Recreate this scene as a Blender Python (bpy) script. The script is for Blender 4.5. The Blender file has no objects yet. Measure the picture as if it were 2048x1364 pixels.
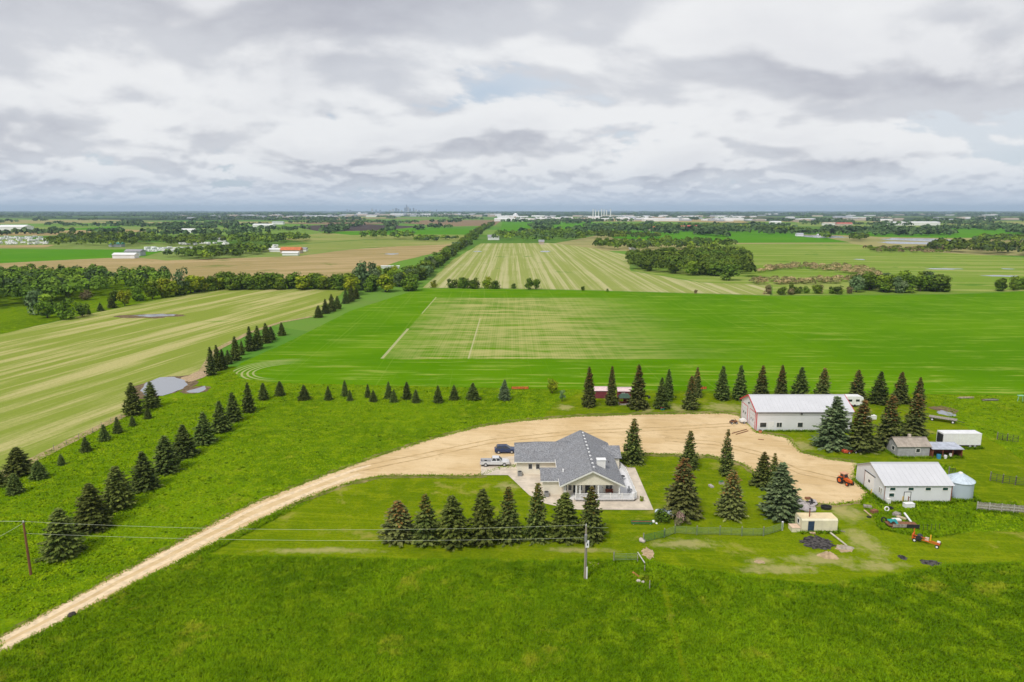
import bpy, math, random
import numpy as np
from mathutils import Vector

# ------------------------------------------------------------------ camera, sky, sun, exposure
scene = bpy.context.scene
COL = scene.collection
F, CAMH, EYE = 1365.0, 52.0, 420.0
TH = math.atan((682 - EYE) / F); SN, CS = math.sin(TH), math.cos(TH)
cam_data = bpy.data.cameras.new("camera"); cam = bpy.data.objects.new("camera", cam_data); COL.objects.link(cam)
cam_data.sensor_width = 36.0; cam_data.lens = F / 2048 * 36.0
cam_data.clip_start = 0.5; cam_data.clip_end = 90000
cam.location = (0, 0, CAMH); cam.rotation_euler = (math.pi / 2 - TH, 0, 0)
scene.camera = cam

def nd(t, kind, ins=(), **props):
    n = t.nodes.new(kind)
    for k, v in props.items(): setattr(n, k, v)
    it = ins.items() if isinstance(ins, dict) else enumerate(ins)
    for k, v in it:
        if v is None: continue
        s = n.inputs[k]
        if isinstance(v, bpy.types.NodeSocket): t.links.new(v, s)
        elif isinstance(v, bpy.types.Node): t.links.new(v.outputs[0], s)
        else: s.default_value = v
    return n
def M(t, op, a, b=None, c=None, clamp=False):
    n = nd(t, 'ShaderNodeMath', (a, b, c), operation=op); n.use_clamp = clamp
    return n.outputs[0]
def smooth(t, x, lo, hi):
    return nd(t, 'ShaderNodeMapRange', {0: x, 1: lo, 2: hi, 3: 0.0, 4: 1.0}, interpolation_type='SMOOTHSTEP').outputs[0]
def mix(t, f, a, b, mode='MIX'):
    n = nd(t, 'ShaderNodeMix', data_type='RGBA', blend_type=mode)
    for s, v in ((n.inputs[0], f), (n.inputs[6], a), (n.inputs[7], b)):
        if isinstance(v, bpy.types.NodeSocket): t.links.new(v, s)
        elif isinstance(v, (tuple, list)): s.default_value = (*v[:3], 1)
        else: s.default_value = v
    return n.outputs[2]
def noise(t, vec, scale, detail=4, rough=0.55, dist=0.0):
    return nd(t, 'ShaderNodeTexNoise', {'Vector': vec, 'Scale': scale, 'Detail': detail, 'Roughness': rough, 'Distortion': dist}).outputs[0]

SUN_EL, SUN_AZ = math.radians(52), math.radians(215)   # azimuth clockwise from +Y: behind the camera, to its left
world = bpy.data.worlds.new("World"); scene.world = world; world.use_nodes = True
CLX, CLY = -7.0, 22.0
wt = world.node_tree; wt.nodes.clear()
tc = nd(wt, 'ShaderNodeTexCoord').outputs['Generated']
sep = nd(wt, 'ShaderNodeSeparateXYZ', (tc,))
dz = M(wt, 'MAXIMUM', sep.outputs[2], 0.004)
sky = nd(wt, 'ShaderNodeTexSky', sky_type='NISHITA', sun_disc=False, sun_elevation=SUN_EL, sun_rotation=SUN_AZ,
         air_density=1.0, dust_density=1.0, ozone_density=1.0)
back = mix(wt, 0.55, sky.outputs[0], (5.9, 6.9, 8.3))
# cumulus rows: cloud cells shrink towards the horizon, all in world directions
E0, NBAND = 0.34, 5
tt = M(wt, 'LOGARITHM', M(wt, 'DIVIDE', E0, dz), 2.0); tt = M(wt, 'MAXIMUM', M(wt, 'MINIMUM', tt, NBAND - 1.0), 0.0)
ws = [M(wt, 'MAXIMUM', M(wt, 'SUBTRACT', 1.0, M(wt, 'ABSOLUTE', M(wt, 'SUBTRACT', tt, float(i)))), 0.0) for i in range(NBAND)]
ss = M(wt, 'SQRT', M(wt, 'ADD', M(wt, 'POWER', M(wt, 'FRACT', tt), 2.0), M(wt, 'POWER', M(wt, 'SUBTRACT', 1.0, M(wt, 'FRACT', tt)), 2.0)))
up = nd(wt, 'ShaderNodeCombineXYZ', (0.0, 0.0, M(wt, 'MULTIPLY', dz, 0.2))).outputs[0]
tc2 = nd(wt, 'ShaderNodeVectorMath', (tc, up), operation='ADD').outputs[0]
def density(vec, detail):
    acc = None
    for i in range(NBAND):
        S = 0.40 / (E0 * 0.5 ** i)
        n = noise(wt, nd(wt, 'ShaderNodeMapping', {0: vec, 1: (CLX + 5.3 * i, CLY + 2.1 * i, 1.7 * i), 3: (S, S, S * 2.3)}).outputs[0], 1.0, detail, 0.58, 0.2)
        v = M(wt, 'MULTIPLY', M(wt, 'SUBTRACT', n, 0.5), ws[i]); acc = v if acc is None else M(wt, 'ADD', acc, v)
    return M(wt, 'DIVIDE', acc, ss)
n1, nl, n2 = density(tc, 8), density(tc, 3), density(tc2, 3)
cover = smooth(wt, n1, -0.15, -0.09)
lit = smooth(wt, M(wt, 'ADD', M(wt, 'SUBTRACT', nl, n2), M(wt, 'MULTIPLY', M(wt, 'SUBTRACT', n1, nl), 0.95)), -0.06, 0.055)
thick = smooth(wt, n1, -0.06, 0.16)
cw = mix(wt, thick, (8.9, 8.95, 9.05), (8.0, 8.05, 8.3)); cd = mix(wt, thick, (6.5, 6.65, 7.1), (4.65, 4.75, 5.35))
cloud = mix(wt, lit, cd, cw)
veil = noise(wt, nd(wt, 'ShaderNodeMapping', {0: tc, 1: (3, 1, 0), 3: (1.6, 1.6, 6)}).outputs[0], 1.0, 5, 0.5, 0.4)
back = mix(wt, M(wt, 'MULTIPLY', smooth(wt, veil, 0.36, 0.6), 0.8), back, (7.4, 7.75, 8.2))
col = mix(wt, M(wt, 'MULTIPLY', cover, 0.93), back, cloud)
hz = M(wt, 'POWER', M(wt, 'SUBTRACT', 1.0, M(wt, 'MULTIPLY', dz, 11.0), clamp=True), 2.3)
col = mix(wt, M(wt, 'MULTIPLY', hz, 0.8), col, (5.4, 6.4, 8.0))
bg = nd(wt, 'ShaderNodeBackground', {0: col, 1: 0.058})
wo = nd(wt, 'ShaderNodeOutputWorld'); wt.links.new(bg.outputs[0], wo.inputs[0])
world.cycles.sampling_method = 'MANUAL'; world.cycles.sample_map_resolution = 256
sun_data = bpy.data.lights.new("sun", 'SUN'); sun = bpy.data.objects.new("sun", sun_data); COL.objects.link(sun)
sun_data.energy = 1.5; sun_data.angle = math.radians(12); sun_data.color = (1.0, 0.95, 0.87)
sd = Vector((math.sin(SUN_AZ) * math.cos(SUN_EL), math.cos(SUN_AZ) * math.cos(SUN_EL), math.sin(SUN_EL)))
sun.rotation_euler = sd.to_track_quat('Z', 'Y').to_euler(); sun.location = sd * 300

scene.view_settings.view_transform = 'Standard'; scene.view_settings.look = 'None'
scene.view_settings.exposure = 0.786; scene.view_settings.gamma = 1.0; scene.view_settings.use_curve_mapping = False
scene.cycles.use_denoising = True; scene.cycles.max_bounces = 5; scene.cycles.diffuse_bounces = 3
scene.cycles.volume_bounces = 0; scene.cycles.transparent_max_bounces = 8

# ------------------------------------------------------------------ helpers
def ray(px, py):
    u = (px - 1024) / F; v = (py - 682) / F
    return u, CS - v * SN, -(SN + v * CS)
def P(px, py, z=0.0):
    a, b, c = ray(px, py); t = (z - CAMH) / c
    return (a * t, b * t, z)
def atY(px, py, Y):
    a, b, c = ray(px, py); t = Y / b
    return (a * t, Y, CAMH + c * t)
def inside(poly, X, Y):
    X = np.asarray(X, float); Y = np.asarray(Y, float); r = np.zeros(X.shape, bool); n = len(poly)
    for i in range(n):
        x0, y0 = poly[i][:2]; x1, y1 = poly[(i + 1) % n][:2]
        c = ((y0 > Y) != (y1 > Y)) & (X < (x1 - x0) * (Y - y0) / ((y1 - y0) if y1 != y0 else 1e-9) + x0)
        r ^= c
    return r

def mesh_obj(name, verts, faces, mat=None, parent=None, smooth_=False, loc=(0, 0, 0)):
    me = bpy.data.meshes.new(name); me.from_pydata([tuple(map(float, v)) for v in verts], [], faces); me.update()
    if mat: me.materials.append(mat)
    if smooth_: me.polygons.foreach_set('use_smooth', [True] * len(me.polygons))
    o = bpy.data.objects.new(name, me); COL.objects.link(o); o.location = loc
    if parent: o.parent = parent
    return o
def tag(o, label=None, cat=None, group=None, kind=None):
    if label: o['label'] = label
    if cat: o['category'] = cat
    if group: o['group'] = group
    if kind: o['kind'] = kind
    return o
def empty(name, loc, rz=0.0, label=None, cat=None, group=None):
    o = bpy.data.objects.new(name, None); COL.objects.link(o); o.location = loc; o.rotation_euler = (0, 0, rz)
    o.empty_display_size = 0.5
    return tag(o, label, cat, group)
def copy_tree(o, parent=None):
    c = o.copy(); COL.objects.link(c); c.parent = parent
    for ch in o.children: copy_tree(ch, c)
    return c
ORD = ['first', 'second', 'third', 'fourth', 'fifth', 'sixth', 'seventh', 'eighth', 'ninth', 'tenth', 'eleventh', 'twelfth',
       'thirteenth', 'fourteenth', 'fifteenth', 'sixteenth', 'seventeenth', 'eighteenth', 'nineteenth', 'twentieth', 'twenty-first', 'twenty-second', 'twenty-third']

class MB:
    def __init__(s): s.v = []; s.f = []
    def add(s, vs, fs):
        b = len(s.v); s.v += [tuple(p) for p in vs]; s.f += [[i + b for i in f] for f in fs]; return s
    def box(s, x0, x1, y0, y1, z0, z1):
        return s.add([(x0, y0, z0), (x1, y0, z0), (x1, y1, z0), (x0, y1, z0), (x0, y0, z1), (x1, y0, z1), (x1, y1, z1), (x0, y1, z1)],
                     [[3, 2, 1, 0], [4, 5, 6, 7], [0, 1, 5, 4], [1, 2, 6, 5], [2, 3, 7, 6], [3, 0, 4, 7]])
    def bar(s, p, q, w, h=None):
        p, q = Vector(p), Vector(q); h = h or w; d = (q - p).normalized()
        u = d.cross(Vector((0, 0, 1))); u = Vector((1, 0, 0)) if u.length < 1e-4 else u.normalized(); n = u.cross(d)
        vs = [c + u * (a * w / 2) + n * (b * h / 2) for c in (p, q) for a, b in ((-1, -1), (1, -1), (1, 1), (-1, 1))]
        return s.add(vs, [[3, 2, 1, 0], [4, 5, 6, 7], [0, 1, 5, 4], [1, 2, 6, 5], [2, 3, 7, 6], [3, 0, 4, 7]])
    def tube(s, p, q, r0, r1=None, n=10, caps=True):
        p, q = Vector(p), Vector(q); r1 = r0 if r1 is None else r1; d = (q - p).normalized()
        u = d.orthogonal().normalized(); w = d.cross(u)
        vs = [c + (u * math.cos(2 * math.pi * i / n) + w * math.sin(2 * math.pi * i / n)) * r for c, r in ((p, r0), (q, r1)) for i in range(n)]
        fs = [[i, (i + 1) % n, n + (i + 1) % n, n + i] for i in range(n)]
        if caps: fs += [list(range(n))[::-1], list(range(n, 2 * n))]
        return s.add(vs, fs)
    def prism(s, poly, axis, a, b):
        """poly of 2-D points extruded along axis ('x': points are (y,z); 'y': (x,z); 'z': (x,y))"""
        f = {'x': lambda p, t: (t, p[0], p[1]), 'y': lambda p, t: (p[0], t, p[1]), 'z': lambda p, t: (p[0], p[1], t)}[axis]
        n = len(poly); vs = [f(p, a) for p in poly] + [f(p, b) for p in poly]
        return s.add(vs, [list(range(n))[::-1], list(range(n, 2 * n))] + [[i, (i + 1) % n, n + (i + 1) % n, n + i] for i in range(n)])
    def loft(s, rings):
        n = len(rings[0]); vs = [p for r in rings for p in r]; m = len(rings)
        fs = [[k * n + i, k * n + (i + 1) % n, (k + 1) * n + (i + 1) % n, (k + 1) * n + i] for k in range(m - 1) for i in range(n)]
        return s.add(vs, fs + [list(range(n))[::-1], list(range((m - 1) * n, m * n))])
    def slab(s, quad, th):
        a = [Vector(p) for p in quad]; nrm = (a[1] - a[0]).cross(a[2] - a[0]).normalized() * th; n = len(a)
        return s.add([p - nrm for p in a] + a, [list(range(n))[::-1], list(range(n, 2 * n))] + [[i, (i + 1) % n, n + (i + 1) % n, n + i] for i in range(n)])
    def build(s, name, mat, parent=None, smooth_=False):
        return mesh_obj(name, s.v, s.f, mat, parent, smooth_)
def part(name, mat, parent, fn, *args, smooth_=False):
    m = MB(); getattr(m, fn)(*args); return m.build(name, mat, parent, smooth_)

MATS = {}
def mat(name, c, rough=0.6, var=0.15, scale=3.0, metal=0.0, spec=0.3, bump=0.0, bscale=20.0, c2=None, stretch=None):
    if name in MATS: return MATS[name]
    m = bpy.data.materials.new(name); m.use_nodes = True; t = m.node_tree; b = t.nodes['Principled BSDF']
    co = nd(t, 'ShaderNodeTexCoord').outputs['Object']
    if stretch: co = nd(t, 'ShaderNodeMapping', {0: co, 3: stretch}).outputs[0]
    n = noise(t, co, scale, 5, 0.6)
    lo = c2 or tuple(x * (1 - var) for x in c)
    t.links.new(mix(t, smooth(t, n, 0.35, 0.65), lo, tuple(min(x * (1 + (var if not c2 else 0)), 1) for x in c)), b.inputs['Base Color'])
    b.inputs['Roughness'].default_value = rough; b.inputs['Metallic'].default_value = metal
    b.inputs['Specular IOR Level'].default_value = spec
    if bump:
        bn = nd(t, 'ShaderNodeBump', {'Strength': bump, 'Distance': 0.05, 'Height': noise(t, co, bscale, 3, 0.6)})
        t.links.new(bn.outputs[0], b.inputs['Normal'])
    MATS[name] = m; return m
def new_mat(name):
    m = bpy.data.materials.new(name); m.use_nodes = True; MATS[name] = m; t = m.node_tree; b = t.nodes['Principled BSDF']
    b.inputs['Roughness'].default_value = 0.95; b.inputs['Specular IOR Level'].default_value = 0.0
    return m, t, b
def wco(t, rot=0.0, sc=(1, 1, 1)):
    co = nd(t, 'ShaderNodeTexCoord').outputs['Object']
    return nd(t, 'ShaderNodeMapping', {0: nd(t, 'ShaderNodeMapping', {0: co, 2: (0, 0, rot)}).outputs[0], 3: sc}).outputs[0]

# ------------------------------------------------------------------ ground materials
def grass_mat(name, dark, mid, light, dry, dry_amt=0.58, streak=None, bump=0.6, big=0.03, mott=0.75):
    m, t, b = new_mat(name); co = wco(t)
    n1 = noise(t, co, big, 4, 0.6, 0.5); n2 = noise(t, co, 0.35, 4, 0.6); n3 = noise(t, co, 2.2, 4, 0.7)
    c = mix(t, smooth(t, n1, 0.36, 0.66), dark, mid)
    c = mix(t, smooth(t, n2, 0.42, 0.72), c, light)
    c = mix(t, M(t, 'MULTIPLY', smooth(t, n3, 0.35, 0.7), 0.5), c, tuple(x * 0.55 for x in dark))
    n4 = noise(t, co, 0.75, 5, 0.65, 0.3)
    c = mix(t, M(t, 'MULTIPLY', smooth(t, n4, 0.52, 0.68), mott), c, tuple(x * 0.62 for x in dark))
    if streak:
        ns = noise(t, wco(t, streak[0], (streak[1], streak[2], 0)), 1.0, 3, 0.5)
        c = mix(t, M(t, 'MULTIPLY', smooth(t, ns, 0.5, 0.68), 0.5), c, light)
    nd_ = noise(t, wco(t), 0.11, 6, 0.68, 0.3)
    c = mix(t, M(t, 'MULTIPLY', smooth(t, nd_, dry_amt, dry_amt + 0.12), 0.75), c, dry)
    t.links.new(c, b.inputs['Base Color'])
    bn = nd(t, 'ShaderNodeBump', {'Strength': bump, 'Distance': 0.25, 'Height': n3})
    t.links.new(bn.outputs[0], b.inputs['Normal'])
    return m
m_pasture = grass_mat('pasture_grass', (0.09, 0.165, 0.003), (0.14, 0.24, 0.004), (0.19, 0.28, 0.006), (0.25, 0.275, 0.02), 0.58, mott=0.55)
m_meadow = grass_mat('meadow_grass', (0.10, 0.19, 0.003), (0.16, 0.275, 0.004), (0.21, 0.31, 0.006), (0.26, 0.29, 0.02), 0.60, mott=0.3)
m_lawn = grass_mat('lawn_grass', (0.11, 0.18, 0.003), (0.165, 0.235, 0.004), (0.21, 0.265, 0.006), (0.31, 0.28, 0.06), 0.57, (0.1, 0.06, 0.9), 0.35, mott=0.25)

def field_mat(name, base, tan, rot, sx, sy, thr=0.5, wid=0.14, amt=0.8, patch=(0.05, 0.12, 0.01), patch_thr=0.62, fine=None):
    m, t, b = new_mat(name)
    s1 = noise(t, wco(t, rot, (sx, sy, 0)), 1.0, 4, 0.6, 0.05)
    s2 = noise(t, wco(t, rot, (sx * 4.5, sy * 3, 0)), 1.0, 3, 0.6)
    n = noise(t, wco(t), 0.02, 5, 0.6, 0.4)
    v = M(t, 'ADD', M(t, 'MULTIPLY', s1, 0.62), M(t, 'ADD', M(t, 'MULTIPLY', s2, 0.26), M(t, 'MULTIPLY', n, 0.12)))
    c = mix(t, M(t, 'MULTIPLY', smooth(t, v, thr, thr + wid), amt), base, tan)
    c = mix(t, M(t, 'MULTIPLY', smooth(t, n, patch_thr, patch_thr + 0.08), 0.85), c, patch)
    if fine:
        w = nd(t, 'ShaderNodeTexWave', {'Vector': wco(t, rot), 'Scale': fine, 'Distortion': 1.0, 'Detail': 2.0, 'Detail Scale': 0.3}, bands_direction='X')
        c = mix(t, M(t, 'MULTIPLY', smooth(t, w.outputs[1], 0.55, 0.9), 0.35), c, tan)
    g = noise(t, wco(t), 1.2, 4, 0.7)
    c = mix(t, M(t, 'MULTIPLY', smooth(t, g, 0.4, 0.7), 0.3), c, tuple(x * 0.6 for x in base))
    t.links.new(c, b.inputs['Base Color']); return m
m_stub = field_mat('stubble_green', (0.225, 0.28, 0.045), (0.50, 0.44, 0.20), math.radians(11), 0.105, 0.006, 0.46, 0.13, 0.8, (0.10, 0.24, 0.004), 0.62)
m_mid = field_mat('striped_field', (0.27, 0.31, 0.08), (0.50, 0.46, 0.25), 0.0, 0.19, 0.0012, 0.46, 0.12, 0.8, (0.085, 0.2, 0.015), 0.62)
m_right = field_mat('pale_field', (0.175, 0.27, 0.035), (0.38, 0.38, 0.13), math.radians(96), 0.07, 0.004, 0.48, 0.12, 0.7, (0.085, 0.2, 0.015), 0.6)
m_tan = field_mat('tan_stubble', (0.33, 0.26, 0.11), (0.46, 0.34, 0.18), math.radians(70), 0.05, 0.006, 0.47, 0.1, 0.8, (0.17, 0.2, 0.05), 0.6)
m_palegreen = field_mat('pale_meadow', (0.22, 0.27, 0.065), (0.37, 0.33, 0.13), math.radians(80), 0.03, 0.004, 0.48, 0.1, 0.7, (0.12, 0.2, 0.03), 0.6)
m_bright = field_mat('bright_crop', (0.08, 0.235, 0.008), (0.14, 0.28, 0.02), math.radians(85), 0.03, 0.004, 0.5, 0.12, 0.7, (0.06, 0.16, 0.012), 0.6)
m_plough = field_mat('ploughed', (0.075, 0.06, 0.055), (0.11, 0.09, 0.075), 0.3, 0.05, 0.01, 0.5, 0.1, 0.7, (0.09, 0.1, 0.05), 0.66)
m_brown = field_mat('brown_field', (0.24, 0.17, 0.1), (0.3, 0.22, 0.13), 0.3, 0.05, 0.01, 0.5, 0.1, 0.7, (0.2, 0.2, 0.08), 0.64)

# the crop field: green with a pale, thinly sprouted block crossed by drill lines
m_crop, t, b = new_mat('crop_field')
co = wco(t); sp = nd(t, 'ShaderNodeSeparateXYZ', (co,)); X, Y = sp.outputs[0], sp.outputs[1]
n1 = noise(t, co, 0.015, 4, 0.6, 0.4)
cg = mix(t, smooth(t, n1, 0.38, 0.66), (0.078, 0.2, 0.001), (0.105, 0.235, 0.002))
hs = noise(t, wco(t, math.radians(1.2), (0.02, 0.5, 0)), 1.0, 4, 0.6)
hs2 = noise(t, wco(t, math.radians(1.2), (0.045, 0.14, 0)), 1.0, 5, 0.65, 0.3)
vs = noise(t, wco(t, 0, (0.55, 0.006, 0)), 1.0, 2, 0.5)
near = M(t, 'SUBTRACT', 1.0, smooth(t, Y, 205.0, 238.0))
st = M(t, 'MULTIPLY', smooth(t, M(t, 'ADD', M(t, 'MULTIPLY', hs, 0.55), M(t, 'MULTIPLY', hs2, 0.45)), 0.51, 0.63), M(t, 'ADD', 0.5, M(t, 'MULTIPLY', near, 0.35)))
cg = mix(t, st, cg, (0.30, 0.36, 0.06))
dl = noise(t, wco(t, math.radians(-2), (0.9, 0.004, 0)), 1.0, 2, 0.5)
cg = mix(t, M(t, 'MULTIPLY', smooth(t, dl, 0.6, 0.72), 0.3), cg, (0.24, 0.32, 0.05))
wob = M(t, 'MULTIPLY', M(t, 'SUBTRACT', hs2, 0.5), 26.0)
Xw = M(t, 'ADD', X, wob)
blk = M(t, 'MULTIPLY', smooth(t, X, -46.6, -45.6), M(t, 'SUBTRACT', 1.0, smooth(t, Xw, 8.0, 92.0)))
blk = M(t, 'MULTIPLY', blk, M(t, 'MULTIPLY', smooth(t, M(t, 'ADD', Y, M(t, 'MULTIPLY', vs, 0.8)), 236.8, 238.2), M(t, 'SUBTRACT', 1.0, smooth(t, Y, 404.0, 413.0))))
lines = M(t, 'ADD', M(t, 'MULTIPLY', smooth(t, hs, 0.38, 0.6), 0.55), M(t, 'ADD', M(t, 'MULTIPLY', smooth(t, vs, 0.4, 0.6), 0.16), M(t, 'MULTIPLY', smooth(t, hs2, 0.40, 0.6), 0.5)))
wv = nd(t, 'ShaderNodeTexWave', {'Vector': co, 'Scale': 0.32, 'Distortion': 0.3, 'Detail': 1.0, 'Detail Scale': 0.02}, bands_direction='X').outputs[1]
lines = M(t, 'SUBTRACT', lines, M(t, 'MULTIPLY', smooth(t, wv, 0.6, 0.95), 0.14))
lf = M(t, 'SUBTRACT', 1.0, M(t, 'MULTIPLY', smooth(t, Xw, -45.0, -18.0), 0.0))
dens = M(t, 'MULTIPLY', blk, M(t, 'MULTIPLY', M(t, 'MINIMUM', M(t, 'MAXIMUM', lines, 0.0), 1.0), smooth(t, Xw, -70.0, -14.0)))
ct = mix(t, M(t, 'MULTIPLY', dens, 0.98), cg, (0.38, 0.37, 0.13))
for x0, hw, ya, yb in ((-46.3, 0.55, 237.5, 300), (-46.0, 0.3, 345, 412), (-15.5, 0.28, 237.5, 330)):     # pale wheel lines beside the block
    ln = M(t, 'MULTIPLY', M(t, 'LESS_THAN', M(t, 'ABSOLUTE', M(t, 'SUBTRACT', X, x0)), hw),
           M(t, 'MULTIPLY', M(t, 'GREATER_THAN', Y, ya), M(t, 'LESS_THAN', Y, yb)))
    ct = mix(t, M(t, 'MULTIPLY', ln, 0.7), ct, (0.46, 0.43, 0.24))
c0 = P(575, 742)
dd = nd(t, 'ShaderNodeVectorMath', (co, (c0[0], c0[1], 0)), operation='DISTANCE').outputs['Value']
ring = M(t, 'SINE', M(t, 'MULTIPLY', M(t, 'ADD', dd, M(t, 'MULTIPLY', hs2, 0.6)), 3.6))
rm = M(t, 'MULTIPLY', smooth(t, ring, 0.0, 0.7), M(t, 'MULTIPLY', smooth(t, dd, 9.0, 11.0), M(t, 'SUBTRACT', 1.0, smooth(t, dd, 18.0, 20.0))))
rm = M(t, 'MULTIPLY', rm, M(t, 'SUBTRACT', 1.0, smooth(t, X, c0[0] - 8.0, c0[0] + 2.0)))
ct = mix(t, M(t, 'MULTIPLY', rm, 0.75), ct, (0.42, 0.4, 0.2))
t.links.new(ct, b.inputs['Base Color'])

# gravel: tan, paler wheel tracks, darker damp patches
m_gravel, t, b = new_mat('gravel'); co = wco(t)
g1 = noise(t, co, 0.09, 5, 0.6, 0.3); g2 = noise(t, co, 3.0, 4, 0.75); g3 = noise(t, wco(t, 0.12, (0.05, 0.9, 0)), 1.0, 3, 0.5)
c = mix(t, smooth(t, g1, 0.35, 0.66), (0.56, 0.40, 0.205), (0.68, 0.515, 0.30))
c = mix(t, M(t, 'MULTIPLY', smooth(t, g3, 0.45, 0.65), 0.35), c, (0.72, 0.56, 0.345))
c = mix(t, M(t, 'MULTIPLY', smooth(t, g2, 0.45, 0.75), 0.35), c, (0.50, 0.36, 0.20))
g4 = noise(t, wco(t, 0.3, (0.22, 0.5, 0)), 1.0, 6, 0.7, 0.4)
c = mix(t, M(t, 'MULTIPLY', smooth(t, g4, 0.52, 0.66), 0.5), c, (0.44, 0.31, 0.16))
t.links.new(c, b.inputs['Base Color'])
t.links.new(nd(t, 'ShaderNodeBump', {'Strength': 0.3, 'Distance': 0.05, 'Height': g2}).outputs[0], b.inputs['Normal'])
m_track = mat('gravel_track', (0.70, 0.55, 0.36), 0.9, 0.12, 1.2, spec=0.1, bump=0.3, bscale=6)
m_verge = grass_mat('verge', (0.12, 0.16, 0.02), (0.2, 0.2, 0.05), (0.28, 0.24, 0.09), (0.36, 0.28, 0.13), 0.5)

# far country: patchwork of fields in cells
m_land, t, b = new_mat('farmland')
vo = nd(t, 'ShaderNodeTexVoronoi', {'Vector': wco(t, 0.05, (1 / 900, 1 / 520, 0)), 'Scale': 1.0, 'Randomness': 0.75}, voronoi_dimensions='2D')
rs = nd(t, 'ShaderNodeSeparateColor', (vo.outputs['Color'],))
ramp = nd(t, 'ShaderNodeValToRGB', (rs.outputs[0],)); ramp.color_ramp.interpolation = 'CONSTANT'
els = ramp.color_ramp.elements
for i, (pos, c) in enumerate([(0.0, (0.13, 0.25, 0.035)), (0.2, (0.2, 0.27, 0.065)), (0.38, (0.09, 0.22, 0.025)), (0.52, (0.32, 0.29, 0.12)),
                              (0.66, (0.16, 0.26, 0.045)), (0.8, (0.25, 0.19, 0.11)), (0.88, (0.09, 0.19, 0.025))]):
    e = els[i] if i < 2 else els.new(pos); e.position = pos; e.color = (*c, 1)
nn = noise(t, wco(t, 0, (0.004, 0.012, 0)), 1.0, 5, 0.6)
c = mix(t, M(t, 'MULTIPLY', smooth(t, nn, 0.45, 0.7), 0.5), ramp.outputs[0], (0.16, 0.2, 0.06))
t.links.new(c, b.inputs['Base Color'])

# ------------------------------------------------------------------ sheets
def grid_obj(name, xs, ys, z, m):
    vs = [(x, y, z) for y in ys for x in xs]; nx = len(xs)
    fs = [[j * nx + i, j * nx + i + 1, (j + 1) * nx + i + 1, (j + 1) * nx + i] for j in range(len(ys) - 1) for i in range(nx - 1)]
    return tag(mesh_obj(name, vs, fs, m), kind='structure')
L = [100, 200, 400, 800, 1600, 3200, 6400, 12800, 30000]
grid_obj('ground', [-x for x in reversed(L)] + [0] + L, [-30000, -6400, -1600, -400, 0] + L, 0.0, m_land)
def ragged(pts, step=2.0, amp=0.3, seed=0, closed=True, rel=0.0):
    r = random.Random(seed); out = []; n = len(pts)
    for i in range(n if closed else n - 1):
        a = Vector(pts[i][:2]); c = Vector(pts[(i + 1) % n][:2]); d = c - a; k = max(1, int(d.length / step)); k = min(k, 60)
        nrm = Vector((-d.y, d.x)).normalized() if d.length > 0 else Vector((0, 0))
        for j in range(k):
            off = 0 if j == 0 else (r.random() - 0.5) * 2 * amp
            out.append(a + d * (j / k) + nrm * off)
    return out
def sheet(name, poly, z, m, step=3.0, amp=0.4, seed=0, world_pts=False, kind='structure', ragg=True):
    w = [p[:2] for p in poly] if world_pts else [P(*p)[:2] for p in poly]
    q = ragged(w, step, amp, seed) if ragg else w
    a2 = sum(q[i][0] * q[(i + 1) % len(q)][1] - q[(i + 1) % len(q)][0] * q[i][1] for i in range(len(q)))
    if a2 < 0: q = q[::-1]
    o = mesh_obj(name, [(p[0], p[1], z) for p in q], [list(range(len(q)))], m)
    return tag(o, kind=kind), w

grid_obj('pasture', [-330, -200, -100, -50, 0, 50, 100, 200, 330], [30, 60, 90, 120, 160, 225], 0.02, m_pasture)
_, W_MEAD = sheet('meadow', [(-700, 1330), (0, 1277), (100, 1224), (300, 1117), (500, 1012), (640, 957), (760, 914), (860, 882), (905, 868), (1000, 848), (1085, 838), (1110, 806), (1165, 784), (1165, 770), (470, 735), (300, 795), (0, 945), (-700, 1140)], 0.03, m_meadow, 2, 0.4, 11)
_, W_MEAD2 = sheet('meadow', [(1850, 790), (2200, 795), (2200, 1100), (2070, 1100), (1930, 1068), (1962, 1005), (2072, 1008), (2072, 936), (1990, 884), (1905, 838)], 0.03, m_meadow, 2, 0.4, 12)
_, W_STUB = sheet('stubble_field', [(-700, 1150), (0, 953), (79, 912), (164, 869), (249, 828), (285, 792), (405, 742), (430, 700), (495, 668), (560, 645), (625, 634), (668, 600), (690, 580),
      (560, 578), (427, 579), (328, 597), (178, 628), (0, 669), (-500, 720)], 0.06, m_stub, 5, 0.5)
_, W_CROP = sheet('crop_field', [(466, 742), (480, 757), (560, 766), (800, 772), (1024, 777), (1240, 780), (1700, 786), (2048, 791), (2700, 800), (2700, 596), (2048, 583), (1900, 589), (1540, 592), (1200, 582),
      (1000, 578), (845, 577), (800, 590), (700, 622), (640, 652), (570, 687), (482, 726)], 0.06, m_crop, 4, 0.25)
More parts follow.
